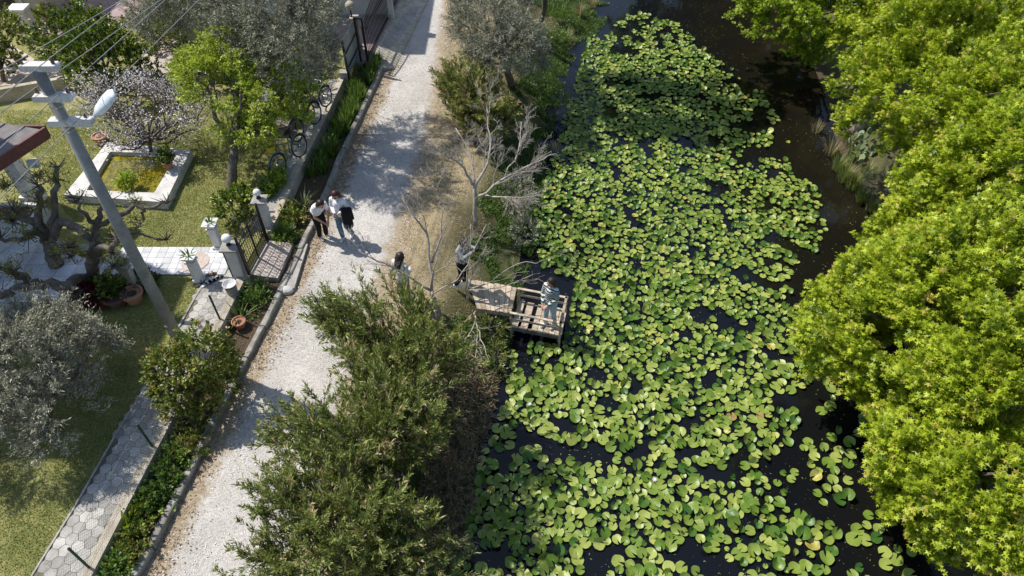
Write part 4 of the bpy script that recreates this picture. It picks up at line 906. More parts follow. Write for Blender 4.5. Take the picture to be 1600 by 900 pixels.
# planting strip: irises, yuccas, creeping greens
def kx(y, t): a, b = ext(L_wall, y), ext(L_kerb, y); return a+(b-a)*t
names = []
k = 0
def along(y0, y1, step, fn):
    y = y0; i = 0
    while y < y1: fn(y+random.uniform(-.1, .1), i); y += step; i += 1
iris_lab = ['strap leaved plant in the shaded strip by the kerb, close to the two walkers', 'strap leaved plant in the strip along the kerb beside the parked bicycles', 'strap leaved plant in the strip at the foot of the corrugated panel']
def f_iris(y, i):
    lab = 'strap leaved plant in the kerb strip, %s one up from the walkers' % (W1[i] if i < 19 else TT[2] if i == 19 else TT[3] if i == 29 else TT[4] if i == 39 else TW[(i+1)//10]+'-'+W1[(i+1) % 10-1])
    straps('iris_plant', lab, (kx(y, random.uniform(.3, .8)), y, .05), 60, .5, .035, 'iris', group='strap leaved plants in the kerb strip', lean=.45, droop=.3)
along(16.6, 22.9, .17, f_iris)
for (px, py, lab) in [(475, 322, 'striped spiky plant with arching leaves behind the bending walker'), (376, 498, 'striped spiky plant in a pot below the small gate'), (305, 655, 'striped spiky plant at the kerb below the pole shrub'), (510, 238, 'striped spiky plant halfway along the iris strip')]:
    straps('spiky_plant', lab, P(px, py, .08), 24, .6, .035, 'yucca', lean=.9, droop=.35)
def weed(px, py, lab, rx=.4, ry=.45, rz=.25, mat='iris', n=110, tm=LANCE2, sz=.10, z=.15, tone=(.5, .25), name='leafy_plant'):
    r_ = thing(name, P(px, py, .06), lab, 'plant', 'leafy plants in the kerb strip'); S, D = twig_set([Lp(px, py, z, rx, ry, rz)], n, .15, .7, .2, None, .4)
    twig_leaves('foliage', S, D, .22, 11, sz, tm, M[mat], r_, tone=tone)
weed(395, 470, 'leafy plant in the kerb strip directly below the small gate', .35, .5)
weed(402, 455, 'pale leafy weed right against the gate ramp', .2, .3, .3, 'yucca', 50, LANCE, .11)
weed(350, 590, 'leafy plant in the kerb strip right of the pole shrub', .3, .5, .3, 'shrub', tone=(.35, .2))
weed(300, 690, 'leafy plant in the kerb strip just below the pole shrub', .33, .5, .18, 'shrub', n=90, tone=(.45, .25))
weed(268, 730, 'leafy ground plant between the wall and kerb beside the upper fence post', .30, .5, .18, 'iris', 100, OVAL, .075, tone=(.45, .25))
weed(245, 775, 'leafy ground plant beside the kerb, midway between the two fence posts', .30, .45, .18, 'iris', 90, OVAL, .075, tone=(.45, .25))
weed(225, 800, 'dark green ground plant above the big leaved rosette', .28, .4, .16, 'citrus', 80, OVAL, .075, tone=(.6, .2))
weed(210, 850, 'leafy ground plant right of the lower fence post', .25, .4, .16, 'shrub', 80, OVAL, .07)
weed(185, 890, 'leafy ground plant at the bottom edge of the kerb strip', .22, .35, .16, 'iris', 70, OVAL, .08, tone=(.6, .2))
weed(445, 372, 'leafy weeds right of the gate ramp, at the bending walker', .3, .4, .3, 'iris', 100, LANCE, .13)
weed(457, 340, 'broad leaved plant next to the far gate pillar', .3, .4, .3, 'shrub', 90, OVAL, .09)
straps('rosette_plant', 'big leaved light green rosette near the bottom of the kerb strip', P(203, 826, .12), 13, .42, .11, 'lime', lean=1.0, droop=.2)
straps('rosette_plant', 'light green rosette at the bottom edge, left of the kerb', P(176, 882, .12), 12, .36, .10, 'lime', lean=1.0, droop=.2)
# leaf litter on the road beside the kerb
lit = []
while len(lit) < 3600:
    y = random.uniform(4.5, 23.5); x = ext(L_kerb, y)+.1+abs(random.gauss(0, .27))
    if nz((x, y), .8) > -.15 or random.random() < .25: lit.append((x, y, .018))
lp_ = np.array(lit); n = len(lp_)
o = leaves('leaf_litter', lp_, rv(n)*np.array((1, 1, .15)), rv(n, .3)+np.array((0, 0, 1)), .038*(.4+RNG.random(n)), RNG.random(n), OVAL, M['litter']); tag(o, 'brown leaf litter drifted along the kerb', 'leaf litter', kind='stuff')
# pebbles standing out of the gravel
lit = []
for _ in range(6000):
    y = random.uniform(4, 26); a, b = ext(L_kerb, y), ext(L_road, y); lit.append((random.uniform(a+.15, b+.2), y, .012))
lp_ = np.array(lit); n = len(lp_)
M['pebble'] = mat_leaf('pebble', [(0, (.46, .43, .39)), (1, (.74, .71, .67))], .9, 0)
o = leaves('pebbles', lp_, rv(n)*np.array((1, 1, .1)), rv(n, .3)+np.array((0, 0, 1)), .035*(.5+RNG.random(n)), RNG.random(n), OVAL, M['pebble']); tag(o, 'loose pale pebbles on the gravel road', 'pebbles', kind='stuff')

# ------------------------------------------------------------------ lily pads
padpoly = [tuple(P(a, b, WZ)) for a, b in [(985, 25), (1010, 22), (1060, 38), (1100, 80), (1185, 140), (1215, 185), (1240, 240), (1268, 262), (1290, 360), (1262, 420), (1240, 480), (1262, 500), (1290, 560), (1345, 640), (1400, 720), (1400, 830), (1450, 880), (1450, 930), (700, 930), (728, 860), (735, 760), (765, 690), (795, 620), (800, 545), (845, 535), (885, 530), (900, 440), (845, 420), (835, 370), (838, 330), (850, 290), (880, 190), (905, 110), (920, 62)]]
jetbox = [tuple(P(a, b, WZ)) for a, b in [(735, 430), (812, 445), (892, 470), (880, 545), (795, 530), (740, 500)]]
pads = []; cell = {}
def ok(x, y, r):
    i, j = int(x/.2), int(y/.2)
    for a in range(i-1, i+2):
        for b in range(j-1, j+2):
            for (x2, y2) in cell.get((a, b), []):
                if (x-x2)**2+(y-y2)**2 < r*r: return False
    return True
def proj(x, y, z):
    dz = z-CH; dep = y*math.cos(TH)-dz*math.sin(TH); u = y*math.sin(TH)+dz*math.cos(TH)
    return 800+FPX*x/dep, 450-FPX*u/dep, dep
tr = 0
while tr < 80000:
    tr += 1
    y = random.uniform(4.6, 29.2); x = random.uniform(-1.2, 11)
    if not inpoly(x, y, padpoly) or inpoly(x, y, jetbox): continue
    px, py, dep = proj(x, y, WZ)
    # density: open patches and sparse right fringe
    g = .55*nz((x, y, 0), .8)+.75*nz((x, y, 9), 2.2)
    e = min(1, max(0, (px-1180)/140)); 
    if py < 260: e = min(1, max(0, (px-1080)/120))
    lowleft = .12 if px < 960 and py > 500 else 0
    top_ = max(0, min(1, (115-py)/90))*.38+max(0, min(1, (905-px)/40))*(.3 if py < 260 else 0)
    if g < (-.31 if px < 1130 else -.25)+e*.36+lowleft*.4+top_: continue
    ks = (max(.72, 1-.028*(y-7)) if y > 7 else 1)*.9
    if not ok(x, y, (.162+.06*e)*ks): continue
    cell.setdefault((int(x/.2), int(y/.2)), []).append((x, y)); pads.append((x, y, px, py, dep, e))
def pad_geo(x, y, r, tilt, az, notch, cup, z):
    n = 15; fold = random.uniform(0, .42)*(1.6 if tilt > .2 else 1); vs = [(0, 0, 0)]; fs = []
    for ring in (.55, 1.0):
        for k in range(n):
            a = notch+math.radians(13)+(2*math.pi-math.radians(26))*k/(n-1)
            rr = r*ring*(1+.035*math.sin(a*5+x*9)*(ring > .9))
            h = cup*ring**3*r+fold*abs(rr*math.sin(a-notch))+(.05*r*math.sin(a*3+y*7) if ring > .9 else 0)
            vs.append((rr*math.cos(a), rr*math.sin(a), h))
    for k in range(n-1): fs += [(0, 1+k, 2+k), (1+k, 1+n+k, 2+n+k), (1+k, 2+n+k, 2+k)]
    R = Matrix.Rotation(az, 3, 'Z') @ Matrix.Rotation(tilt, 3, 'X'); vs = np.array([tuple(R @ Vector(v)) for v in vs])
    vs[:, 2] += -vs[:, 2].min()*(.95 if tilt > .15 else .9)
    return vs, np.array(fs)
infos = []
for (x, y, px, py, dep, e) in pads:
    r = random.uniform(.080, .136)*(1+.12*e)*(max(.72, 1-.028*(y-7)) if y > 7 else 1)*(.62 if random.random() < .12 else 1)
    left = max(0, 1-(px-780)/420); up = random.random() < .34+.30*left
    tilt = random.uniform(.25, .85) if up else random.uniform(0, .14)
    infos.append([x, y, r, tilt, random.gauss(0, .6) if up else random.uniform(0, 6.28), random.gauss(-.2, 1.1), random.uniform(.0, .3) if up else random.uniform(-.03, .12), random.uniform(.004, .05) if not up else random.uniform(.02, .1), up, px, py, dep])
order = sorted(range(len(infos)), key=lambda i: -(infos[i][2]/infos[i][11] if 0 <= infos[i][9] <= 1600 and 0 <= infos[i][10] <= 896 and infos[i][9] < 1395 else -1))
big = set(order[:300]); SV = []; SF = []; ST = []; off = 0
def padtone(up, px):
    t = random.gauss(.31 if up else .50, .17)
    q = random.random()
    if q < .03: t = random.uniform(.78, .92)
    return min(1, max(0, t))
def ordn(k):
    k += 1
    return W1[k-1] if k < 20 else (TT[k//10] if k % 10 == 0 else TW[k//10]+'-'+W1[k % 10-1])
rank = {}; bandd = {}
for i in big: bandd.setdefault(int((900-infos[i][10])//30), []).append(i)
for b_, L_ in bandd.items():
    for c_, i in enumerate(sorted(L_, key=lambda i: infos[i][9])): rank[i] = (b_, c_)
for i, q in enumerate(infos):
    x, y, r, tilt, az, no, cup, z, up, px, py, dep = q
    v, f = pad_geo(x, y, r, tilt, az, no, cup, z); t = padtone(up, px)
    if i in big:
        o = fast_mesh('lily_pad', v, f, np.full(len(v), t), M['pad'], None, True); o.location = (x, y, WZ+z)
        i_row, i_col = rank[i]
        side = 'near the left bank' if px < 900 else 'toward the far bank' if px > 1220 else 'in mid pond'
        look = 'yellowed' if t > .85 else ('tilted glossy green' if up else ('deep green floating' if t < .45 else 'pale green floating'))
        tag(o, '%s lily pad, %s from left, %s row above bottom edge' % (look, ordn(i_col), ordn(i_row)), 'lily pad', 'lily pads covering the pond')
    else:
        SV.append(v+np.array((x, y, WZ+z))); SF.append(f+off); ST.append(np.full(len(v), t)); off += len(v)
o = fast_mesh('lily_pads', np.concatenate(SV), np.concatenate(SF), np.concatenate(ST), M['pad'], None, True)
tag(o, 'hundreds of smaller looking lily pads covering the farther pond', 'lily pads', kind='stuff')
for px, py, s_, lab in [(827, 632, .05, 'small white water lily flower near the left bank below the jetty'), (1022, 750, .05, 'small white lily bud in the lower middle of the pond')]:
    p = P(px, py, WZ+.06); r_ = thing('water_lily_flower', p, lab, 'flower'); n = 16
    a = np.linspace(0, 4*np.pi, n); dr = np.stack([np.cos(a), np.sin(a), .5+.6*(np.arange(n) > 7)], 1); leaves('petal_whorl', np.tile(np.array(p), (n, 1)), dr, np.tile([0, 0, 1.0], (n, 1)), np.full(n, .075), np.full(n, 1.0), LANCE2, M['blossom'], r_)

wat = [(ext(L_bankL, y)+.1, y) for y in np.arange(4, 30, .5)]+[(ext(L_bankR, y)+.2, y) for y in np.arange(29.5, 4, -.5)]
db = np.array(scatter(wat, 5200, WZ+.006, lambda x, y: nz((x, y), .5) > -.1 or random.random() < .15)); n = len(db)
o = leaves('floating_debris', db, rv(n)*np.array((1, 1, .05)), rv(n, .1)+np.array((0, 0, 1)), .05*(.25+RNG.random(n)**2), RNG.random(n), LANCE2, M['reed']); tag(o, 'fine floating plant debris on the pond', 'debris', kind='stuff')
# ------------------------------------------------------------------ jetty
root = thing('jetty', P(800, 490, WZ), 'weathered wooden jetty with plank ramp and railed platform over the lily pads', 'jetty')
RA, RB, RC, RD = P(731, 436, -.06), P(745, 482, -.10), P(799, 489, -.05), P(808, 449, -.05)
def bil(A, B, Cc, D, s, t): return A.lerp(D, s).lerp(B.lerp(Cc, s), t)      # s along, t across
s0 = 0
mb = MB()
for wdt in (.22, .26, .25, .27):
    pass
cuts = [0, .14, .28, .40, .53, .66, .78, .89, 1.0]
for i in range(8):
    a, b = cuts[i]+.005, cuts[i+1]-.005; e1, e2 = random.uniform(-.02, .02), random.uniform(-.02, .02); dz = random.uniform(-.006, .006)
    q = [bil(RA, RB, RC, RD, a, e1), bil(RA, RB, RC, RD, a, 1+e2), bil(RA, RB, RC, RD, b, 1+e2), bil(RA, RB, RC, RD, b, e1)]
    vs = [p+V(0, 0, dz) for p in q]+[p+V(0, 0, dz-.035) for p in q]; m2 = MB().add(vs, [(0, 1, 2, 3), (7, 6, 5, 4), (1, 0, 4, 5), (2, 1, 5, 6), (3, 2, 6, 7), (0, 3, 7, 4)]); m2.build('ramp_board', M['wood'], root)
mb = MB()
for t in (.04, .96): mb.bar(bil(RA, RB, RC, RD, .02, t)-V(0, 0, .09), bil(RA, RB, RC, RD, 1, t)-V(0, 0, .09), .06, .1)
mb.build('beam', M['wood'], root)
DZ = -.33; TZ = .12
T1, T2, T3, T4 = P(811, 451, TZ), P(799, 489, TZ), P(876, 504, TZ), P(885, 465, TZ)     # rail corners
def dk(s, t, z): p = bil(T1, T2, T3, T4, s, t); return V(p.x, p.y, z)
cuts = [(.0, .12), (.13, .24), (.40, .50), (.51, .60), (.74, .84), (.85, .93), (.94, 1.03)]
cuts = [(.0, .13), (.19, .33), (.42, .53), (.54, .65), (.66, .77), (.78, .89), (.90, 1.03)]
for a, b in cuts:
    e1, e2 = random.uniform(-.05, -.02), random.uniform(.03, .06); dz = random.uniform(-.006, .006)
    q = [dk(a, e1, DZ+dz), dk(a, 1+e2, DZ+dz), dk(b, 1+e2, DZ+dz), dk(b, e1, DZ+dz)]
    MB().add(q+[p-V(0, 0, .035) for p in q], [(0, 1, 2, 3), (7, 6, 5, 4), (1, 0, 4, 5), (2, 1, 5, 6), (3, 2, 6, 7), (0, 3, 7, 4)]).build('deck_board', M['wood'], root)
mb = MB()
for t in (.03, .5, .99): mb.bar(dk(-.02, t, DZ-.10), dk(1.03, t, DZ-.10), .06, .12)
for s in (.02, .98): mb.bar(dk(s, -.02, DZ-.22), dk(s, 1.03, DZ-.22), .07, .1)
mb.build('beam', M['wooddark'], root)
for z, nm in ((TZ, 'top_rail'), (TZ-.22, 'middle_rail')):
    for (a, b) in (((0, 0), (1, 0)), ((1, 0), (1, 1)), ((0, 1), (1, 1))):
        if nm == 'middle_rail' and b == (1, 1) and a == (1, 0): pass
        mb = MB(); p, q = dk(*a, z), dk(*b, z); e = (q-p).normalized()*.04; mb.bar(p-e, q+e, .06 if nm == 'top_rail' else .025, .025 if nm == 'top_rail' else .05); mb.build(nm, M['wood'], root)
for s, t in ((0, 0), (0, 1), (1, 0), (1, 1), (1, .5)):
    mb = MB(); mb.bar(dk(s, t, WZ-.4), dk(s, t, TZ-.02), .05, .05); mb.build('post', M['wood'], root)
mb = MB()
for p in (bil(RA, RB, RC, RD, .97, .05), bil(RA, RB, RC, RD, .97, .95), bil(RA, RB, RC, RD, .5, .95)): mb.bar(V(p.x, p.y, WZ-.3), p-V(0, 0, .04), .07, .07)
mb.build('pile', M['wooddark'], root)

# ------------------------------------------------------------------ lamp pole with cross arms and cables
pb = P(284, 541, GZ)
def Zat(py, Y): b = (450-py)/FPX; return CH+Y*(-math.sin(TH)+b*math.cos(TH))/(math.cos(TH)+b*math.sin(TH))
ZT = Zat(107, pb.y)
def atp(px, py):   # point on the vertical plane through the pole that faces south
    z = Zat(py, pb.y); return P(px, py, z)
topp = atp(58, 107)
root = thing('lamp_pole', pb, 'tall leaning grey concrete utility pole carrying cross arms and a street lamp', 'utility pole')
mb = MB(); mb.tube([pb-V(0, 0, .3), pb.lerp(topp, .5), topp], [.125, .108, .092], 20); mb.build('pole', M['polec'], root, True)
arms = [((33, 104), (95, 110)), ((56, 149), (118, 153)), ((79, 187), (150, 191))]
for i, (a, b) in enumerate(arms):
    p, q = atp(*a), atp(*b); q.z = p.z; p.y = q.y = topp.y if i == 0 else topp.y-.05
    mb = MB(); c = (p+q)/2; L = (q-p).length; hh = .10
    pr = [(-.5*L, -hh*.3), (-.47*L, -hh*.5), (.47*L, -hh*.5), (.5*L, -hh*.3), (.5*L, hh*.3), (.47*L, hh*.5), (-.47*L, hh*.5), (-.5*L, hh*.3)]
    wd = .08; dirp = (q-p).normalized()
    vs = [c+dirp*u+V(0, s_*wd, v) for s_ in (-1, 1) for u, v in pr]; mb.add(vs, [tuple(range(7, -1, -1)), tuple(range(8, 16))]+[(k, (k+1) % 8, 8+(k+1) % 8, 8+k) for k in range(8)]); mb.build('cross_arm', M['whitedirty'], root)
for (px, py) in [(64, 152), (69, 190)]:
    t = atp(px, py); tt = (t.z-pb.z)/(topp.z-pb.z); c = pb.lerp(topp, tt); mb = MB(); mb.lathe((c.x, c.y, c.z-.16), [(.108, 0), (.108, .03)], 18); mb.build('band', M['chrome'], root)
# insulators
ins = [(32, 96), (80, 93), (56, 140), (104, 140), (132, 180)]
insp = []
for px, py in ins:
    p = atp(px, py); insp.append(p); mb = MB(); mb.lathe((p.x, p.y, p.z-.12), [(.015, 0), (.028, .02), (.02, .05), (.03, .07), (.022, .12), (.012, .14)], 10); mb.build('insulator', M['insul'], root)
# street lamp
h0, h1, h2 = atp(112, 190), atp(140, 187), atp(152, 180)
h2b = h2+V(.04, -.02, .06)
mb = MB(); mb.tube([h0, h1, h2, h2b], [.03, .03, .032, .035], 10); br = mb.build('lamp_bracket', M['lamphead'], root, True)
tipL = atp(172, 153)+V(0, .12, 0); stL = atp(150, 180)
dL = (tipL-stL); n_ = 10; sdv = dL.cross(V(0, -.4, 1)).normalized(); upv = sdv.cross(dL).normalized()
if upv.z < 0: upv = -upv
mb = MB(); vs = []
prof = [(-.05, .035, .04), (.1, .07, .06), (.25, .115, .08), (.65, .135, .085), (.95, .12, .07), (1.08, .07, .03)]
for t, wd, ht in prof:
    c = stL+dL*t
    for k in range(12):
        a = 2*math.pi*k/12; vs.append(c+sdv*math.cos(a)*wd+upv*math.sin(a)*ht*(1 if math.sin(a) > 0 else .55))
mb.add(vs, [(i*12+k, i*12+(k+1) % 12, (i+1)*12+(k+1) % 12, (i+1)*12+k) for i in range(len(prof)-1) for k in range(12)]+[tuple(range(11, -1, -1)), tuple(range(60, 72))]); mb.build('lamp_head', M['lamphead'], root, True)
t0 = .06; pl = pb.lerp(topp, .055)
mb = MB(); mb.bar(pl+V(-.005, -.132, -.1), pl+V(-.005, -.131, .05), .13, .004, up=(0, 1, 0)); mb.build('notice_plate', M['whitedirty'], root)
mb = MB(); p3 = pb.lerp(topp, .12); mb.bar(p3+V(-.03, -.126, -.03), p3+V(-.03, -.126, .03), .06, .004, up=(0, 1, 0)); mb.build('sticker', M['white'], root)
# cables
cables = [((0, 128), (205, 0), insp[0].z+.02, 'power cable highest up, over the white pier'), ((0, 187), (218, 2), insp[1].z+.02, 'power cable at the top cross arm, second from the upper left'), ((0, 200), (262, 2), insp[2].z+.02, 'power cable at the left end of the second cross arm'),
 ((32, 225), (265, 2), insp[3].z+.02, 'power cable at the right end of the second cross arm'), ((30, 312), (320, 2), insp[4].z+.02, 'lowest power cable passing the street lamp bracket')]
for (a, b, z, lab), ip in zip(cables, insp):
    A, B = P(*a, z), P(*b, z); d = (B-A); d.z = 0; d.normalize(); mb = MB(); mid = ip+V(0, 0, .03); pts = []
    for s_ in np.linspace(-9, 0, 10): pts.append(mid+d*s_+V(0, 0, -.10*(s_/9)*(1+s_/9)*-1*-1 if False else .012*s_*(9+s_)*-.1))
    for s_ in np.linspace(0, 22, 20)[1:]: pts.append(mid+d*s_+V(0, 0, -.002*s_*(22-s_)*.6))
    mb.tube(pts, .0075, 5); tag(mb.build('power_cable', M['cable'], None, True), lab, 'cable', 'cables on the lamp pole')

# ------------------------------------------------------------------ small iron gate with pillars
def pillar(px, py, top, label, w=.30, globe=.13, green=False):
    b = P(px, py, .06); z1 = top; r0 = thing('gate_pillar', b, label, 'pillar', 'pillars of the small gate')
    mb = MB(); mb.box((b.x, b.y, (z1+.02)/2), (w, w, z1-.06)); mb.build('shaft', M['stucco'], r0)
    mb = MB(); hw = w/2+.07; vs = [V(b.x+sx*hw, b.y+sy*hw, z1+h) for h in (0, .05) for sx, sy in ((-1, -1), (1, -1), (1, 1), (-1, 1))]+[V(b.x, b.y, z1+.10)]
    mb.add(vs, [(3, 2, 1, 0), (0, 1, 5, 4), (1, 2, 6, 5), (2, 3, 7, 6), (3, 0, 4, 7), (4, 5, 8), (5, 6, 8), (6, 7, 8), (7, 4, 8)]); mb.build('cap', M['concrete'], r0)
    lamp = MB(); lamp.lathe((b.x, b.y, z1+.08), [(.07, 0), (.05, .03), (.04, .08), (.06, .1)], 12); lb = lamp.build('lamp_base', M['iron'], r0)
    g = MB(); g.ball((b.x, b.y, z1+.17+globe), globe, 18); g.build('globe', M['lampglass'], lb, True)
    if green:
        mb = MB(); mb.box((b.x-w/2-.025, b.y, (z1-.1)/2+.1), (.05, w*.8, z1-.2)); mb.build('green_panel', M['green'], r0)
    return b
pA = pillar(381, 442, 1.28, 'nearer gate pillar with white globe lamp and green side panel', .25, .115, True)
pB = pillar(423, 366, 1.22, 'farther gate pillar with glass globe lamp next to the bicycles', .22, .095)
ga, gb = P(390, 427, GZ+.02), P(418, 378, GZ+.02)
root = thing('iron_gate', (ga+gb)/2, 'double leaf black wrought iron gate with scrolls between the two globe lamp pillars', 'gate')
def barx(mb, p, q, r): mb.tube([p, q], r, 6)
dg = (gb-ga); Lg = dg.length; dg.normalize(); hg = .98
def gp(u, h): return ga+dg*(u*Lg)+V(0, 0, h)
for lf, (u0, u1) in enumerate(((.02, .495), (.505, .98))):
    mb = MB(); hs = lambda u: hg+.14*(1-abs(u-.5)*2)
    for u in (u0, u1): mb.bar(gp(u, 0), gp(u, hs(u)), .035, .035)
    mb.bar(gp(u0, .05), gp(u1, .05), .03, .03); mb.bar(gp(u0, hg-.12), gp(u1, hg-.12), .025, .025)
    pts = [gp(u0+(u1-u0)*t, hs(u0+(u1-u0)*t)) for t in np.linspace(0, 1, 9)]; mb.tube(pts, .014, 6)
    lfm = mb.build('gate_leaf', M['iron'], root)
    mb = MB()
    for k in range(1, 6): barx(mb, gp(u0+(u1-u0)*k/6, .05), gp(u0+(u1-u0)*k/6, hs(u0+(u1-u0)*k/6)), .008)
    for h in (.3, .52, .74): barx(mb, gp(u0, h), gp(u1, h), .007)
    mb.build('bars', M['iron'], lfm)
    mb = MB()
    for k in range(3):
        for h in (.4, .64, .98):
            c = gp(u0+(u1-u0)*(k*2+1)/6, h); pts = []
            for t in np.linspace(0, 4.2*math.pi/2, 16): r_ = .055*(1-t/9); pts.append(c+dg*math.cos(t)*r_+V(0, 0, math.sin(t)*r_))
            MB().tube(pts, .006, 4).build('scroll', M['iron'], lfm)
    for u in (u0+.05, u1-.05):
        c = gp(u, hs(u)+.07); mb.tube([c+dg*math.cos(t)*.05*(1-t/9)+V(0, 0, math.sin(t)*.05*(1-t/9)) for t in np.linspace(0, 6, 14)], .008, 5)
        mb.build('scroll', M['iron'], lfm); mb = MB()
for (px, py, lab) in [(392, 424, 'x'), (419, 374, 'y')]: pass
for g_ in (gp(-.03, 0), gp(1.03, 0)): MB().bar(g_, g_+V(0, 0, 1.25), .05, .05).build('gate_post', M['iron'], root)
# ramp / landing between gate and road
q = [P(390, 429, GZ), P(419, 376, GZ), P(459, 382, .12), P(435, 437, .12)]
q = [V(q[0].x, q[0].y, GZ), V(q[1].x, q[1].y, GZ), V(q[2].x, q[2].y, .17), V(q[3].x, q[3].y, .17)]
root = thing('gate_ramp', (q[0]+q[2])/2, 'sloping pinkish tiled landing between the small gate and the kerb', 'ramp')
mb = MB(); mb.add(q+[V(p.x, p.y, -.05) for p in q], [(0, 3, 2, 1), (4, 5, 6, 7), (0, 1, 5, 4), (1, 2, 6, 5), (2, 3, 7, 6), (3, 0, 4, 7)]); mb.build('base', M['concrete'], root)
mb = MB()
for i in range(9):
    for j in range(3):
        f = lambda s, t: q[0].lerp(q[1], s).lerp(q[3].lerp(q[2], s), t)+V(0, 0, .006)
        a, b, c, d = i/9+.006, (i+1)/9-.006, j/3+.01, (j+1)/3-.01; mb.add([f(a, c), f(a, d), f(b, d), f(b, c)], [(0, 1, 2, 3)])
mb.build('tiles', M['pink'], root)
q = [P(444, 452, 0), P(471, 383, 0), P(482, 386, 0), P(461, 455, 0)]
mb = MB(); mb.prism([(p.x, p.y) for p in q], -.02, .11); tag(mb.build('step', M['concrete']), 'concrete step in front of the gate ramp at the road edge', 'step')
p = P(446, 452, .1); mb = MB(); mb.ball((p.x, p.y, .06), .17, 12, (1.2, .8, .6)); tag(mb.build('rubble', M['whitedirty'], None), 'lump of pale broken concrete at the near end of the step', 'stone')

# green mesh fence along the low wall
root = thing('mesh_fence', P(145, 888, GZ), 'low green post and wire mesh fence along the garden wall', 'fence')
def wtop(y): return V(ext(L_wall, y)-.12, y, GZ+.045)
fy0, fy1 = P(145, 888, GZ).y-3.2, gA-.35; FH = .78
fps = [P(145, 888, GZ).y, P(232, 699, GZ).y, P(300, 585, GZ).y, P(352, 500, GZ).y, P(145, 888, GZ).y-2.3]
for y in fps:
    mb = MB(); b = wtop(y); mb.tube([b-V(0, 0, .1), b+V(0, 0, FH)], .024, 10); mb.ball(b+V(0, 0, FH), .03, 8); mb.build('post', M['green'], root)
mb = MB(); y = fy0; st = .075
while y < fy1:
    for s_ in (-1, 1):
        a = wtop(y); b = wtop(y+s_*FH*.9)+V(0, 0, FH-.03)
        if fy0 < y+s_*FH*.9 < fy1: mb.tube([a, b], .0016, 3, cap=False)
    y += st
for h in (.03, FH*.5, FH-.02):
    mb.tube([wtop(y_)+V(0, 0, h) for y_ in np.linspace(fy0, fy1, 30)], .003, 4)
mb.build('wire_mesh', M['wire'], root)

# ------------------------------------------------------------------ sliding gate, frame posts, corrugated panel at the top
ga, gb = P(574, 95, .335), P(625, -6, .335); d = (gb-ga).normalized(); L = (gb-ga).length
root = thing('sliding_gate', (ga+gb)/2, 'long black barred sliding gate across the yard at the top', 'gate')
mb = MB(); top = lambda t: 1.25+.35*math.sin(t*math.pi)**.8
for h in (.08, .95): mb.bar(ga+V(0, 0, h), gb+V(0, 0, h), .04, .04)
mb.tube([ga+d*L*t+V(0, 0, top(t)) for t in np.linspace(0, 1, 16)], .022, 6)
mb.bar(ga, ga+V(0, 0, 1.25), .05, .05); mb.bar(gb, gb+V(0, 0, 1.25), .05, .05); mb.build('frame', M['iron'], root)
mb = MB(); nb = 34
for k in range(1, nb): t = k/nb; p = ga+d*L*t; mb.tube([p+V(0, 0, .08), p+V(0, 0, top(t))], .014, 5)
mb.build('bars', M['iron'], root)
mb = MB()
for k in range(nb-1):
    c = ga+d*L*(k+1)/nb+V(0, 0, 1.08); mb.tube([c+d*math.cos(t)*.05+V(0, 0, math.sin(t)*.05) for t in np.linspace(0, 6.28, 9)], .006, 4)
mb.build('rings', M['iron'], root)
root = thing('gate_guide', P(574, 97, .335), 'tall narrow black frame that guides the sliding gate', 'frame')
mb = MB(); e = V(.16, .10, 0); p = P(576, 99, .335); hgt = 1.6; p2 = p+V(-.26, .06, 0)
for b in (p, p2): mb.bar(b, b+V(0, 0, hgt), .055, .055)
mb.build('upright', M['iron'], root)
MB().bar(p+V(0, 0, hgt), p2+V(0, 0, hgt), .05, .05).build('crossbar', M['iron'], root); MB().bar(p+V(0, 0, .6), p2+V(0, 0, .6), .03, .03).build('crossbar', M['iron'], root)
b = P(562, 80, GZ); root = thing('lamp_pillar', b, 'grey pillar with an amber globe lamp beside the sliding gate', 'pillar')
mb = MB(); mb.box((b.x, b.y, .8), (.22, .22, 1.5)); mb.build('shaft', M['concrete'], root)
mb = MB(); mb.box((b.x, b.y, 1.58), (.28, .28, .06)); mb.build('cap', M['sandwall'], root)
mb = MB(); mb.lathe((b.x-.08, b.y, 1.6), [(.06, 0), (.03, .04), (.025, .22), (.05, .25)], 10); lb = mb.build('lamp_base', M['iron'], root)
mb = MB(); mb.ball((b.x-.08, b.y, 2.0), .16, 14, (1, 1, .95)); mb.build('globe', M['sandwall'], lb, True)
a, b = P(543, 122, GZ), P(561, 84, GZ); root = thing('corrugated_panel', a, 'grey green corrugated metal fence panel between two dark posts', 'fence')
mb = MB(); d = (b-a); L = d.length; d.normalize(); nn = V(d.y, -d.x, 0); vs = []; n_ = 60
for i in range(n_+1):
    t = i/n_; o_ = nn*.02*math.sin(t*L/.11*2*math.pi); p = a+d*L*t+o_; vs += [tuple(p), tuple(p+V(0, 0, 1.25))]
mb.add(vs, [(2*i, 2*i+2, 2*i+3, 2*i+1) for i in range(n_)]); mb.build('panel', M['metalpanel'], root)
for q_ in (a, b):
    mb = MB(); mb.bar(q_+nn*.05-V(0, 0, .3), q_+nn*.05+V(0, 0, 1.35), .06, .06); mb.build('post', M['iron'], root)
mb = MB(); mb.bar(a+nn*.04+V(0, 0, .8), b+nn*.04+V(0, 0, .8), .03, .03); mb.bar(a+nn*.04+V(0, 0, .3), b+nn*.04+V(0, 0, .3), .03, .03); mb.build('rail', M['iron'], root)
p = P(539, 124, .3); mb = MB(); mb.box((p.x, p.y, .3), (.25, .25, .6)); tag(mb.build('wall_end_block', M['concrete']), 'small concrete block at the near foot of the corrugated panel', 'block')

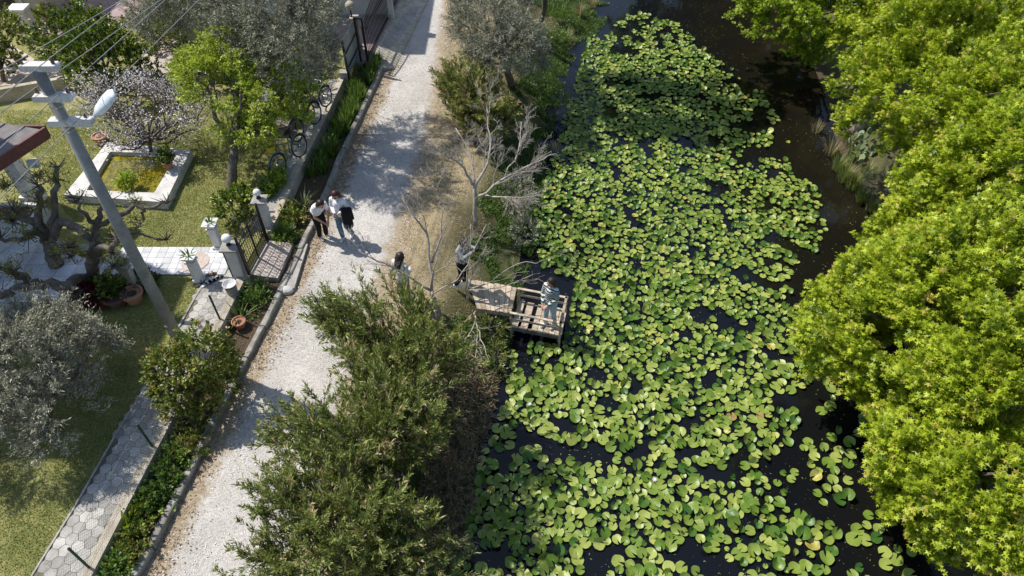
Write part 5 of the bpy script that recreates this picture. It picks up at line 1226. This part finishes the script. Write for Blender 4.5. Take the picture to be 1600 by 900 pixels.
# ------------------------------------------------------------------ urn pedestals, pots, shoes, bucket
def urn(px, py, label, plant, h=.75, mat='white'):
    b = P(px, py, GZ+.03); r0 = thing('pedestal_planter', b, label, 'planter', 'white pedestal planters along the marble walk')
    mb = MB(); mb.box((b.x, b.y, b.z+.04), (.26, .26, .08)); mb.box((b.x, b.y, b.z+.08+(h-.2)/2), (.19, .19, h-.2)); mb.box((b.x, b.y, b.z+h-.09), (.24, .24, .05)); mb.build('pedestal', M[mat], r0)
    z = b.z+h-.07; mb = MB(); vs = [V(b.x+sx*s_, b.y+sy*s_, z+hh) for s_, hh in ((.08, 0), (.17, .16)) for sx, sy in ((-1, -1), (1, -1), (1, 1), (-1, 1))]+[V(b.x+sx*.14, b.y+sy*.14, z+.15) for sx, sy in ((-1, -1), (1, -1), (1, 1), (-1, 1))]
    mb.add(vs, [(3, 2, 1, 0), (0, 1, 5, 4), (1, 2, 6, 5), (2, 3, 7, 6), (3, 0, 4, 7), (4, 5, 9, 8), (5, 6, 10, 9), (6, 7, 11, 10), (7, 4, 8, 11), (8, 9, 10, 11)]); mb.build('bowl', M[mat], r0)
    v, f, t = strap_plant('', '', (b.x, b.y, z+.14), 18, .24, .03, '', None, .9, .3)
    o = fast_mesh('agave', v, f, t, M[plant]); tag(o, 'small spiky plant in the %s' % ' '.join(label.replace('pedestal planter', 'planter').split()[:10]), 'plant')
urn(343, 386, 'white pedestal planter on the lawn edge of the marble walk', 'iris')
urn(312, 437, 'white pedestal planter on the near edge of the marble walk by the shoes', 'iris')
urn(213, 452, 'greenish shaded pedestal planter hidden behind the lamp pole', 'citrus', .8, 'concrete')
def pot(px, py, z, r, h, label, mat='terra', plant=None, pm='citrus'):
    b = P(px, py, z); r0 = thing('plant_pot', b, label, 'pot')
    mb = MB(); mb.lathe(b, [(r*.65, 0), (r*.92, h*.85), (r*1.05, h*.85), (r*1.05, h), (r*.88, h), (r*.85, h*.85), (0, h*.82)], 18); mb.build('pot', M[mat], r0, False)
    mb = MB(); mb.lathe(b+V(0, 0, h*.83), [(r*.84, -.01), (0, .015)], 14); mb.build('soil', M['soil'], r0)
    if plant:
        S, D = twig_set([((b.x, b.y, b.z+h+plant*.6), (plant*.5, plant*.5, plant*.6))], 60, .15, .4, .2, None, .4); twig_leaves('foliage', S, D, .18, 10, .07, OVAL, M[pm], r0, tone=(.4, .25))
pot(160, 222, GZ, .22, .24, 'wide terracotta pot on the lawn behind the garden pool')
pot(212, 470, GZ, .25, .3, 'terracotta pot in the shade below the marble walk', 'terra')
pot(186, 475, GZ, .28, .3, 'dark pot with a leafy plant left of the terracotta pot', 'insul', .5)
pot(265, 262, zc, .14, .2, 'terracotta pot with a leafy plant on the right rim of the pool', 'terra', .35)
pot(376, 510, .08, .16, .2, 'terracotta pot under the spiky plant in the kerb strip', 'terra')
b = P(364, 458, GZ+.04); r0 = thing('bucket', b, 'white enamel basin standing on a stone drum near the gate pillar', 'basin')
mb = MB(); mb.lathe(b, [(.12, 0), (.14, .22), (.14, .24), (0, .24)], 16); mb.build('drum', M['concrete'], r0)
mb = MB(); mb.lathe(b+V(0, 0, .24), [(.08, 0), (.15, .09), (.165, .095), (.15, .10), (.075, .02), (0, .02)], 18); mb.build('basin', M['white'], r0)
def shoe(px, py, rot, label, mat):
    b = P(px, py, GZ+.045); r0 = thing('slipper', b, label, 'slipper', 'pairs of slippers by the path')
    R = Matrix.Rotation(rot, 3, 'Z'); mb = MB(); pr = [(-.13, .035), (-.06, .038), (.03, .045), (.10, .045), (.135, .02)]
    pl = [b+R @ V(x, y, 0) for x, y in pr]+[b+R @ V(x, -y, 0) for x, y in pr[::-1]]; n_ = len(pl)
    mb.add(pl+[p+V(0, 0, .02) for p in pl], [tuple(range(n_)), tuple(range(2*n_-1, n_-1, -1))]+[(k, (k+1) % n_, n_+(k+1) % n_, n_+k) for k in range(n_)]); mb.build('sole', M['rubber'] if mat != 'white' else M['whitedirty'], r0)
    mb = MB(); mb.tube([b+R @ V(.04, .045*math.cos(t), .02+.05*math.sin(t)) for t in np.linspace(0, math.pi, 8)], .02, 6); mb.build('strap', M[mat], r0)
for i, (px, py, ro, lab, m_) in enumerate([(314, 444, .9, 'dark blue slipper, leftmost of the row by the pedestal', 'bluepaint'), (322, 444, 1.0, 'white slipper just right of the dark blue one', 'white'), (328, 440, 1.0, 'white slipper in the middle of the row', 'white'), (335, 438, .8, 'grey slipper next to the rightmost slipper', 'greycloth'), (341, 435, .8, 'grey slipper, rightmost of the row', 'greycloth'), (330, 429, .35, 'brown slipper lying at the tile edge', 'terra')]):
    shoe(px, py, ro, lab, m_)
p = P(305, 409, GZ+.052); mb = MB(); mb.lathe(p, [(.34, 0), (.34, .012), (0, .012)], 28); tag(mb.build('round_mat', M['pink']), 'round tan mat on the marble walk', 'mat')
# outdoor furniture in the shade of the fruit tree
c = P(442, 178, GZ); root = thing('garden_table', c, 'low garden table draped with a grey tarp in the shade beside the bicycles', 'table')
mb = MB(); mb.box((c.x, c.y, GZ+.6), (1.0, .6, .04)); mb.box((c.x, c.y+.02, GZ+.625), (1.05, .62, .012)); mb.build('tarp', M['tarp'], root)
for sx in (-1, 1):
    for sy in (-1, 1): mb = MB(); mb.box((c.x+sx*.42, c.y+sy*.24, GZ+.29), (.05, .05, .58)); mb.build('leg', M['wooddark'], root)
c = P(440, 158, GZ+.64); mb = MB(); mb.lathe((c.x, c.y-.1, GZ+.633), [(.16, 0), (.2, .28), (.21, .3), (.18, .3), (.15, .05), (0, .05)], 16); tag(mb.build('black_bucket', M['rubber']), 'black bucket standing on the grey draped table', 'bucket')
c = P(430, 205, GZ); mb = MB(); mb.prism([(c.x-.55, c.y-.25), (c.x+.5, c.y-.3), (c.x+.55, c.y+.35), (c.x-.5, c.y+.3)], GZ, GZ+.28); tag(mb.build('plant_box', M['wooddark']), 'dark wooden box on the ground below the draped table', 'box')

# ------------------------------------------------------------------ bicycles
def bicycle(px, py, rot, lean, label, paint, basket=None):
    b = P(px, py, GZ+.03); r0 = thing('bicycle', b, label, 'bicycle', 'bicycles parked on the garden path')
    R = Matrix.Translation(b) @ Matrix.Rotation(rot, 4, 'Z') @ Matrix.Rotation(lean, 4, 'X')
    q = lambda x, y, z: R @ V(x, y, z)
    for wx in (-.5, .5):
        mb = MB(); rr = .32; mb.tube([q(wx+rr*math.cos(t), 0, .33+rr*math.sin(t)) for t in np.linspace(0, 2*math.pi, 25)], .021, 6, False); wh = mb.build('wheel', M['rubber'], r0, True)
        mb = MB(); mb.tube([q(wx+.29*math.cos(t), 0, .33+.29*math.sin(t)) for t in np.linspace(0, 2*math.pi, 25)], .009, 5, False)
        for k in range(12): a = k*math.pi/6; mb.tube([q(wx, 0, .33), q(wx+.29*math.cos(a), 0, .33+.29*math.sin(a))], .0025, 3, False)
        mb.tube([q(wx, -.05, .33), q(wx, .05, .33)], .025, 8); mb.build('spokes', M['chrome'], wh)
        mb = MB(); mb.tube([q(wx+.36*math.cos(t), 0, .33+.36*math.sin(t)) for t in np.linspace(.5, 2.9, 12)], [.022]*12, 4, False); mb.build('mudguard', M[paint], r0)
    mb = MB(); bb = q(-.05, 0, .30); st = q(-.18, 0, .78); hd = q(.33, 0, .86); hd2 = q(.37, 0, .70)
    for a, c_ in ((bb, st), (bb, hd2), (st.lerp(bb, .25), hd), (q(-.5, 0, .33), bb), (q(-.5, 0, .33), st.lerp(bb, .1)), (hd, hd2), (hd2, q(.5, 0, .33)), (hd, q(.30, 0, 1.0)), (st, q(-.21, 0, .9))): mb.tube([a, c_], .017, 7)
    mb.build('frame', M[paint], r0, True)
    mb = MB(); mb.tube([q(.18, .27, 1.0), q(.27, .2, 1.02), q(.30, 0, 1.0), q(.27, -.2, 1.02), q(.18, -.27, 1.0)], .013, 6); mb.build('handlebar', M['chrome'], r0, True)
    mb = MB(); mb.tube([q(-.34, 0, .93), q(-.25, 0, .935), q(-.12, 0, .93), q(-.06, 0, .92)], [.07, .075, .035, .02], 8); mb.build('saddle', M['rubber'], r0, True)
    mb = MB(); mb.tube([q(-.05, -.06, .30), q(-.05, .06, .30)], .07, 12); mb.tube([q(-.05, .08, .30), q(.03, .08, .15)], .012, 5); mb.tube([q(-.05, -.08, .30), q(-.13, -.08, .45)], .012, 5); mb.build('crank', M['chrome'], r0)
    if basket:
        mb = MB(); c = q(.52, 0, .92); mb.lathe((c.x, c.y, c.z-.12), [(.10, 0), (.15, .2), (.155, .21), (.14, .21), (.09, .02), (0, .02)], 14); mb.build('basket', M[basket], r0)
    return r0
bicycle(457, 258, 1.15+math.pi, .12, 'nearest parked bicycle with a yellow front basket', 'bluepaint', 'yellow')
bicycle(483, 205, 1.2+math.pi, .15, 'dark bicycle parked in the middle of the three', 'iron')
bicycle(500, 178, 1.2, -.12, 'farthest parked bicycle, deepest in the olive shade', 'bluepaint')
# bush patch between the two paths and ivy
weed(433, 283, 'leafy green plant between the two concrete strips by the gate', .25, .6, .2, 'lime', 110, OVAL, .08, z=.45, tone=(.3, .2))
weed(418, 300, 'low green plant left of the farther gate pillar', .2, .3, .2, 'iris', 60, OVAL, .08, z=.45)

# ------------------------------------------------------------------ people
def capsule_mesh(segs, voxel, smooth=2):
    bm = bmesh.new()
    for a, b, ra, rb in segs:
        a, b = Vector(a), Vector(b)
        for p, r in ((a, ra), (b, rb)):
            bmesh.ops.create_icosphere(bm, subdivisions=2, radius=r, matrix=Matrix.Translation(p))
        d = b-a
        if d.length > 1e-4:
            bmesh.ops.create_cone(bm, cap_ends=True, segments=14, radius1=ra, radius2=rb, depth=d.length, matrix=Matrix.Translation((a+b)/2) @ d.to_track_quat('Z', 'Y').to_matrix().to_4x4())
    me = bpy.data.meshes.new('tmp'); bm.to_mesh(me); bm.free()
    o = bpy.data.objects.new('tmp', me); COL.objects.link(o)
    m1 = o.modifiers.new('r', 'REMESH'); m1.mode = 'VOXEL'; m1.voxel_size = voxel; m1.use_smooth_shade = True
    if smooth: m2 = o.modifiers.new('s', 'SMOOTH'); m2.iterations = smooth; m2.factor = .5
    dg_ = bpy.context.evaluated_depsgraph_get(); me2 = bpy.data.meshes.new_from_object(o.evaluated_get(dg_))
    bpy.data.objects.remove(o); bpy.data.meshes.remove(me); return me2
def person(pos, yaw, label, J, top, trousers, shoes='shoe', hair='hair', hairlen=.0, sleeves='long', extra=None, glasses=False, slim=1.0):
    """J: joints in local metres, facing -Y"""
    D = dict(pel=V(0, 0, .90), waist=V(0, 0, 1.03), chest=V(0, .0, 1.22), neck=V(0, 0, 1.37), head=V(0, -.015, 1.51), face=V(0, -1, -.1),
             sL=V(.155, 0, 1.32), sR=V(-.155, 0, 1.32), eL=V(.2, .02, 1.05), eR=V(-.2, .02, 1.05), wL=V(.21, -.05, .83), wR=V(-.21, -.05, .83),
             hL=V(.085, 0, .86), hR=V(-.085, 0, .86), kL=V(.095, -.02, .47), kR=V(-.095, -.02, .47), aL=V(.1, .02, .08), aR=V(-.1, .02, .08))
    for k, v in J.items(): D[k] = Vector(v)
    Mx = Matrix.Translation(Vector(pos)) @ Matrix.Rotation(yaw, 4, 'Z'); T = lambda p: Mx @ Vector(p)
    W = {k: (T(v) if k != 'face' else (Mx.to_3x3() @ v).normalized()) for k, v in D.items()}
    root = thing('person', Vector(pos), label, 'person', None); X = (Mx.to_3x3() @ V(1, 0, 0)); F = W['face']; UP = (V(0, 0, 1)-F*F.z).normalized(); RT = F.cross(UP)
    s = slim; segs = [(W['pel'], W['waist'], .125*s, .105*s), (W['waist'], W['chest'], .105*s, .12*s), (W['chest'], W['neck'], .115*s, .055), (W['sL'], W['sR'], .055, .055),
            (W['chest'], W['sL'], .09, .055), (W['chest'], W['sR'], .09, .055), (W['neck'], W['head']-UP*.04, .048, .048)]
    H = W['head']; segs += [(H+UP*.02, H+UP*.035-F*.015, .092, .088), (H-UP*.05+F*.02, H+UP*.02, .062, .085), (H+F*.092-UP*.012, H+F*.098-UP*.025, .011, .014)]
    for sd_ in (1, -1): segs.append((H+RT*sd_*.09, H+RT*sd_*.092-UP*.015, .014, .012))
    for q in ('L', 'R'):
        segs += [(W['h'+q], W['k'+q], .088*s, .055), (W['k'+q], W['a'+q], .055, .036), (W['pel'], W['h'+q], .11, .09), (W['s'+q], W['e'+q], .05, .036), (W['e'+q], W['w'+q], .037, .024)]
        a = W['a'+q]; fd = (Mx.to_3x3() @ V(0, -1, 0)); segs += [(a-V(0, 0, .03)-fd*.03, a-V(0, 0, .045)+fd*.13, .035, .028)]
        # hand: palm, four fingers of unequal length, thumb
        hd = (W['w'+q]-W['e'+q]).normalized(); sgn = 1 if q == 'L' else -1
        sx2 = hd.cross(V(0, 0, 1) if abs(hd.z) < .85 else F); sx2.normalize(); pn = sx2.cross(hd).normalized()
        pw = W['w'+q]; pe = pw+hd*.075; 
        for u in (-.024, -.008, .008, .024): segs.append((pw+hd*.02+sx2*u*.7, pe+sx2*u, .013, .011))
        for u, L in ((-.027, .062), (-.009, .075), (.009, .07), (.027, .055)):
            k0 = pe+sx2*u; k1 = k0+hd*L*.5-pn*L*.18; k2 = k1+hd*L*.3-pn*L*.38; segs += [(k0, k1, .0095, .0085), (k1, k2, .0085, .0075)]
        t0 = pw+hd*.025+sx2*.026*sgn; segs += [(t0, t0+hd*.03+sx2*.028*sgn-pn*.012, .012, .010), (t0+hd*.03+sx2*.028*sgn-pn*.012, t0+hd*.058+sx2*.03*sgn-pn*.03, .010, .008)]
    body = link_mesh('body', capsule_mesh(segs, .009, 1), M['skin'], root)
    # top
    e = .018; ts = [(W['pel']+(W['waist']-W['pel'])*.15, W['waist'], .135*s+e, .118*s+e), (W['waist'], W['chest'], .118*s+e, .125*s+e), (W['chest'], W['chest'].lerp(W['neck'], .7), .12*s+e, .06+e), (W['sL'], W['sR'], .057+e*.6, .057+e*.6), (W['chest'], W['sL'], .095+e*.5, .057+e*.5), (W['chest'], W['sR'], .095+e*.5, .057+e*.5)]
    for q in ('L', 'R'):
        ts.append((W['s'+q], W['e'+q] if sleeves == 'long' else W['s'+q].lerp(W['e'+q], .6), .055+e*.6, .045+e*.6))
        if sleeves == 'long': ts.append((W['e'+q], W['e'+q].lerp(W['w'+q], .88), .046+e*.5, .036+e*.3))
    link_mesh('top', capsule_mesh(ts, .014, 3), M[top], root)
    ts = [(W['pel']+V(0, 0, .03), W['pel']-V(0, 0, .03), .133*s, .13*s)]
    for q in ('L', 'R'): ts += [(W['pel']-V(0, 0, .03), W['h'+q], .12*s, .10*s), (W['h'+q], W['k'+q], .10*s, .072), (W['k'+q], W['a'+q]+V(0, 0, .03), .072, .062)]
    link_mesh('trousers', capsule_mesh(ts, .014, 3), M[trousers], root)
    for q in ('L', 'R'):
        a = W['a'+q]; fd = (Mx.to_3x3() @ V(0, -1, 0)); link_mesh('shoe', capsule_mesh([(a-V(0, 0, .035)-fd*.045, a-V(0, 0, .04)+fd*.15, .045, .036), (a-V(0, 0, .03), a+V(0, 0, .01), .045, .04)], .012, 1), M[shoes], root)
    hs = [(H+UP*.045-F*.02, H+UP*.03-F*.03, .100, .098), (H-F*.04-UP*.01, H-F*.03+UP*.03, .088, .095)]
    for sd_ in (1, -1): hs.append((H+RT*sd_*.06+UP*.04-F*.02, H+RT*sd_*.075-UP*.05-F*.035, .055, .04))
    if hairlen: 
        for sd_ in (1, 0, -1): hs.append((H-F*.05-UP*.02+RT*sd_*.05, H-F*.085-UP*hairlen+RT*sd_*.045, .06, .035))
    link_mesh('hair', capsule_mesh(hs, .012, 2), M[hair], root)
    mb = MB()
    for sd_ in (1, -1): mb.ball(H+F*.088+RT*sd_*.033+UP*.004, .026 if glasses else .011, 8, (1, 1, .8))
    if glasses: mb.tube([H+F*.09+RT*-.033, H+F*.09+RT*.033], .006, 5)
    mb.build('sunglasses' if glasses else 'eyes', M['iron'], root)
    mb = MB(); mb.tube([H+F*.086-UP*.052+RT*-.02, H+F*.092-UP*.054, H+F*.086-UP*.052+RT*.02], .006, 5); mb.build('mouth', M['terra'], root)
    return root, W
# A: bending walker in white T-shirt (faces the right hand companion, leaning, hands on thighs)
pA_ = P(507, 372, .01)
person(pA_, math.radians(42), 'bending person in white t-shirt and black trousers standing at the kerb',
       dict(pel=(0, .10, .88), waist=(0, .04, 1.0), chest=(0, -.13, 1.14), neck=(0, -.24, 1.25), head=(0, -.31, 1.36), face=(.1, -1, -.5), sL=(.15, -.17, 1.22), sR=(-.15, -.17, 1.22), eL=(.2, -.22, .96), eR=(-.2, -.2, .96), wL=(.06, -.36, .80), wR=(-.06, -.34, .80), hL=(.085, .09, .84), hR=(-.085, .09, .84), kL=(.09, -.03, .46), kR=(-.09, -.03, .46), aL=(.09, .03, .08), aR=(-.09, .06, .08)), 'whitecloth', 'black', sleeves='short', hairlen=.25)
pB_ = P(541, 372, .01)
rB, WB = person(pB_, math.radians(-8), 'person in white shirt, blue jeans and sunglasses with a dark jacket over one arm',
       dict(face=(-.15, -1, -.45), chest=(0, -.02, 1.22), head=(-.01, -.05, 1.50), eL=(.23, .0, 1.08), eR=(-.21, .0, 1.07), wL=(.06, -.27, 1.08), wR=(-.02, -.29, 1.06), kL=(.10, -.04, .47), kR=(-.08, -.07, .47), aL=(.14, .12, .08), aR=(-.07, -.04, .08)), 'whitecloth', 'denim', hair='hairred', hairlen=.28, glasses=True)
# jacket over the left forearm
T = Matrix.Translation(pB_) @ Matrix.Rotation(math.radians(-8), 4, 'Z')
jk = capsule_mesh([(T @ V(.12, -.14, 1.1), T @ V(.28, -.06, 1.08), .07, .07), (T @ V(.14, -.18, 1.08), T @ V(.17, -.2, .72), .06, .05), (T @ V(.27, -.12, 1.05), T @ V(.29, -.14, .62), .07, .06), (T @ V(.2, -.15, 1.05), T @ V(.23, -.17, .58), .07, .06), (T @ V(.3, -.05, 1.02), T @ V(.36, -.1, .82), .05, .03)], .014, 2)
tag(link_mesh('jacket', jk, M['black']), 'dark jacket hanging over the arm of the person in jeans', 'jacket')
mb = MB(); c = T @ V(.02, -.37, 1.1); mb.box(c, (.07, .14, .012), 0, Matrix.Rotation(.5, 3, 'X')); tag(mb.build('phone', M['iron']), 'dark phone held by the person in white shirt and jeans', 'phone')
# C: half hidden person in white behind oleander
person(P(634, 472, .0), math.radians(150), 'dark haired person in a white top, mostly hidden behind the tall oleander', dict(face=(0, -1, -.4), head=(0, -.06, 1.48), wL=(.08, -.25, 1.0), wR=(-.08, -.25, 1.0)), 'whitecloth', 'greycloth', hairlen=.25)
# D: person in grey hoodie photographing toward the pond
pD_ = P(724, 446, -.05)
rD, WD = person(pD_, math.radians(68), 'person in grey hooded top and black trousers holding a camera before the jetty',
       dict(chest=(0, -.03, 1.22), head=(0, -.1, 1.50), neck=(0, -.05, 1.37), face=(0, -1, -.25), eL=(.22, -.16, 1.18), eR=(-.22, -.16, 1.18), wL=(.06, -.36, 1.36), wR=(-.06, -.36, 1.36), kL=(.1, -.05, .47), aR=(-.1, .14, .08)), 'greycloth', 'black', hairlen=0)
T = Matrix.Translation(pD_) @ Matrix.Rotation(math.radians(68), 4, 'Z'); mb = MB(); mb.box(T @ V(0, -.44, 1.42), (.13, .07, .09), math.radians(68)); o = mb.build('body', M['iron'], None); c_ = o
mb2 = MB(); mb2.tube([T @ V(0, -.46, 1.42), T @ V(0, -.54, 1.41)], .033, 12); 
r_ = thing('camera_device', T @ V(0, -.44, 1.38), 'small black camera in the hands of the person in grey', 'camera'); attach(c_, r_); mb2.build('lens', M['iron'], r_, True)
# E: striped cardigan on platform
person(P(858, 508, DZ+.01), math.radians(-38), 'person in dark striped cardigan and pale jeans standing on the jetty platform',
       dict(face=(-.35, -1, -.15), head=(0, -.03, 1.52), eL=(.19, -.02, 1.08), eR=(-.20, -.04, 1.06), wL=(.07, -.22, .95), wR=(-.05, -.24, .93), aL=(.12, .05, .08), aR=(-.1, -.03, .08), kL=(.11, -.01, .47)), 'stripe', 'palejean', hairlen=.2)
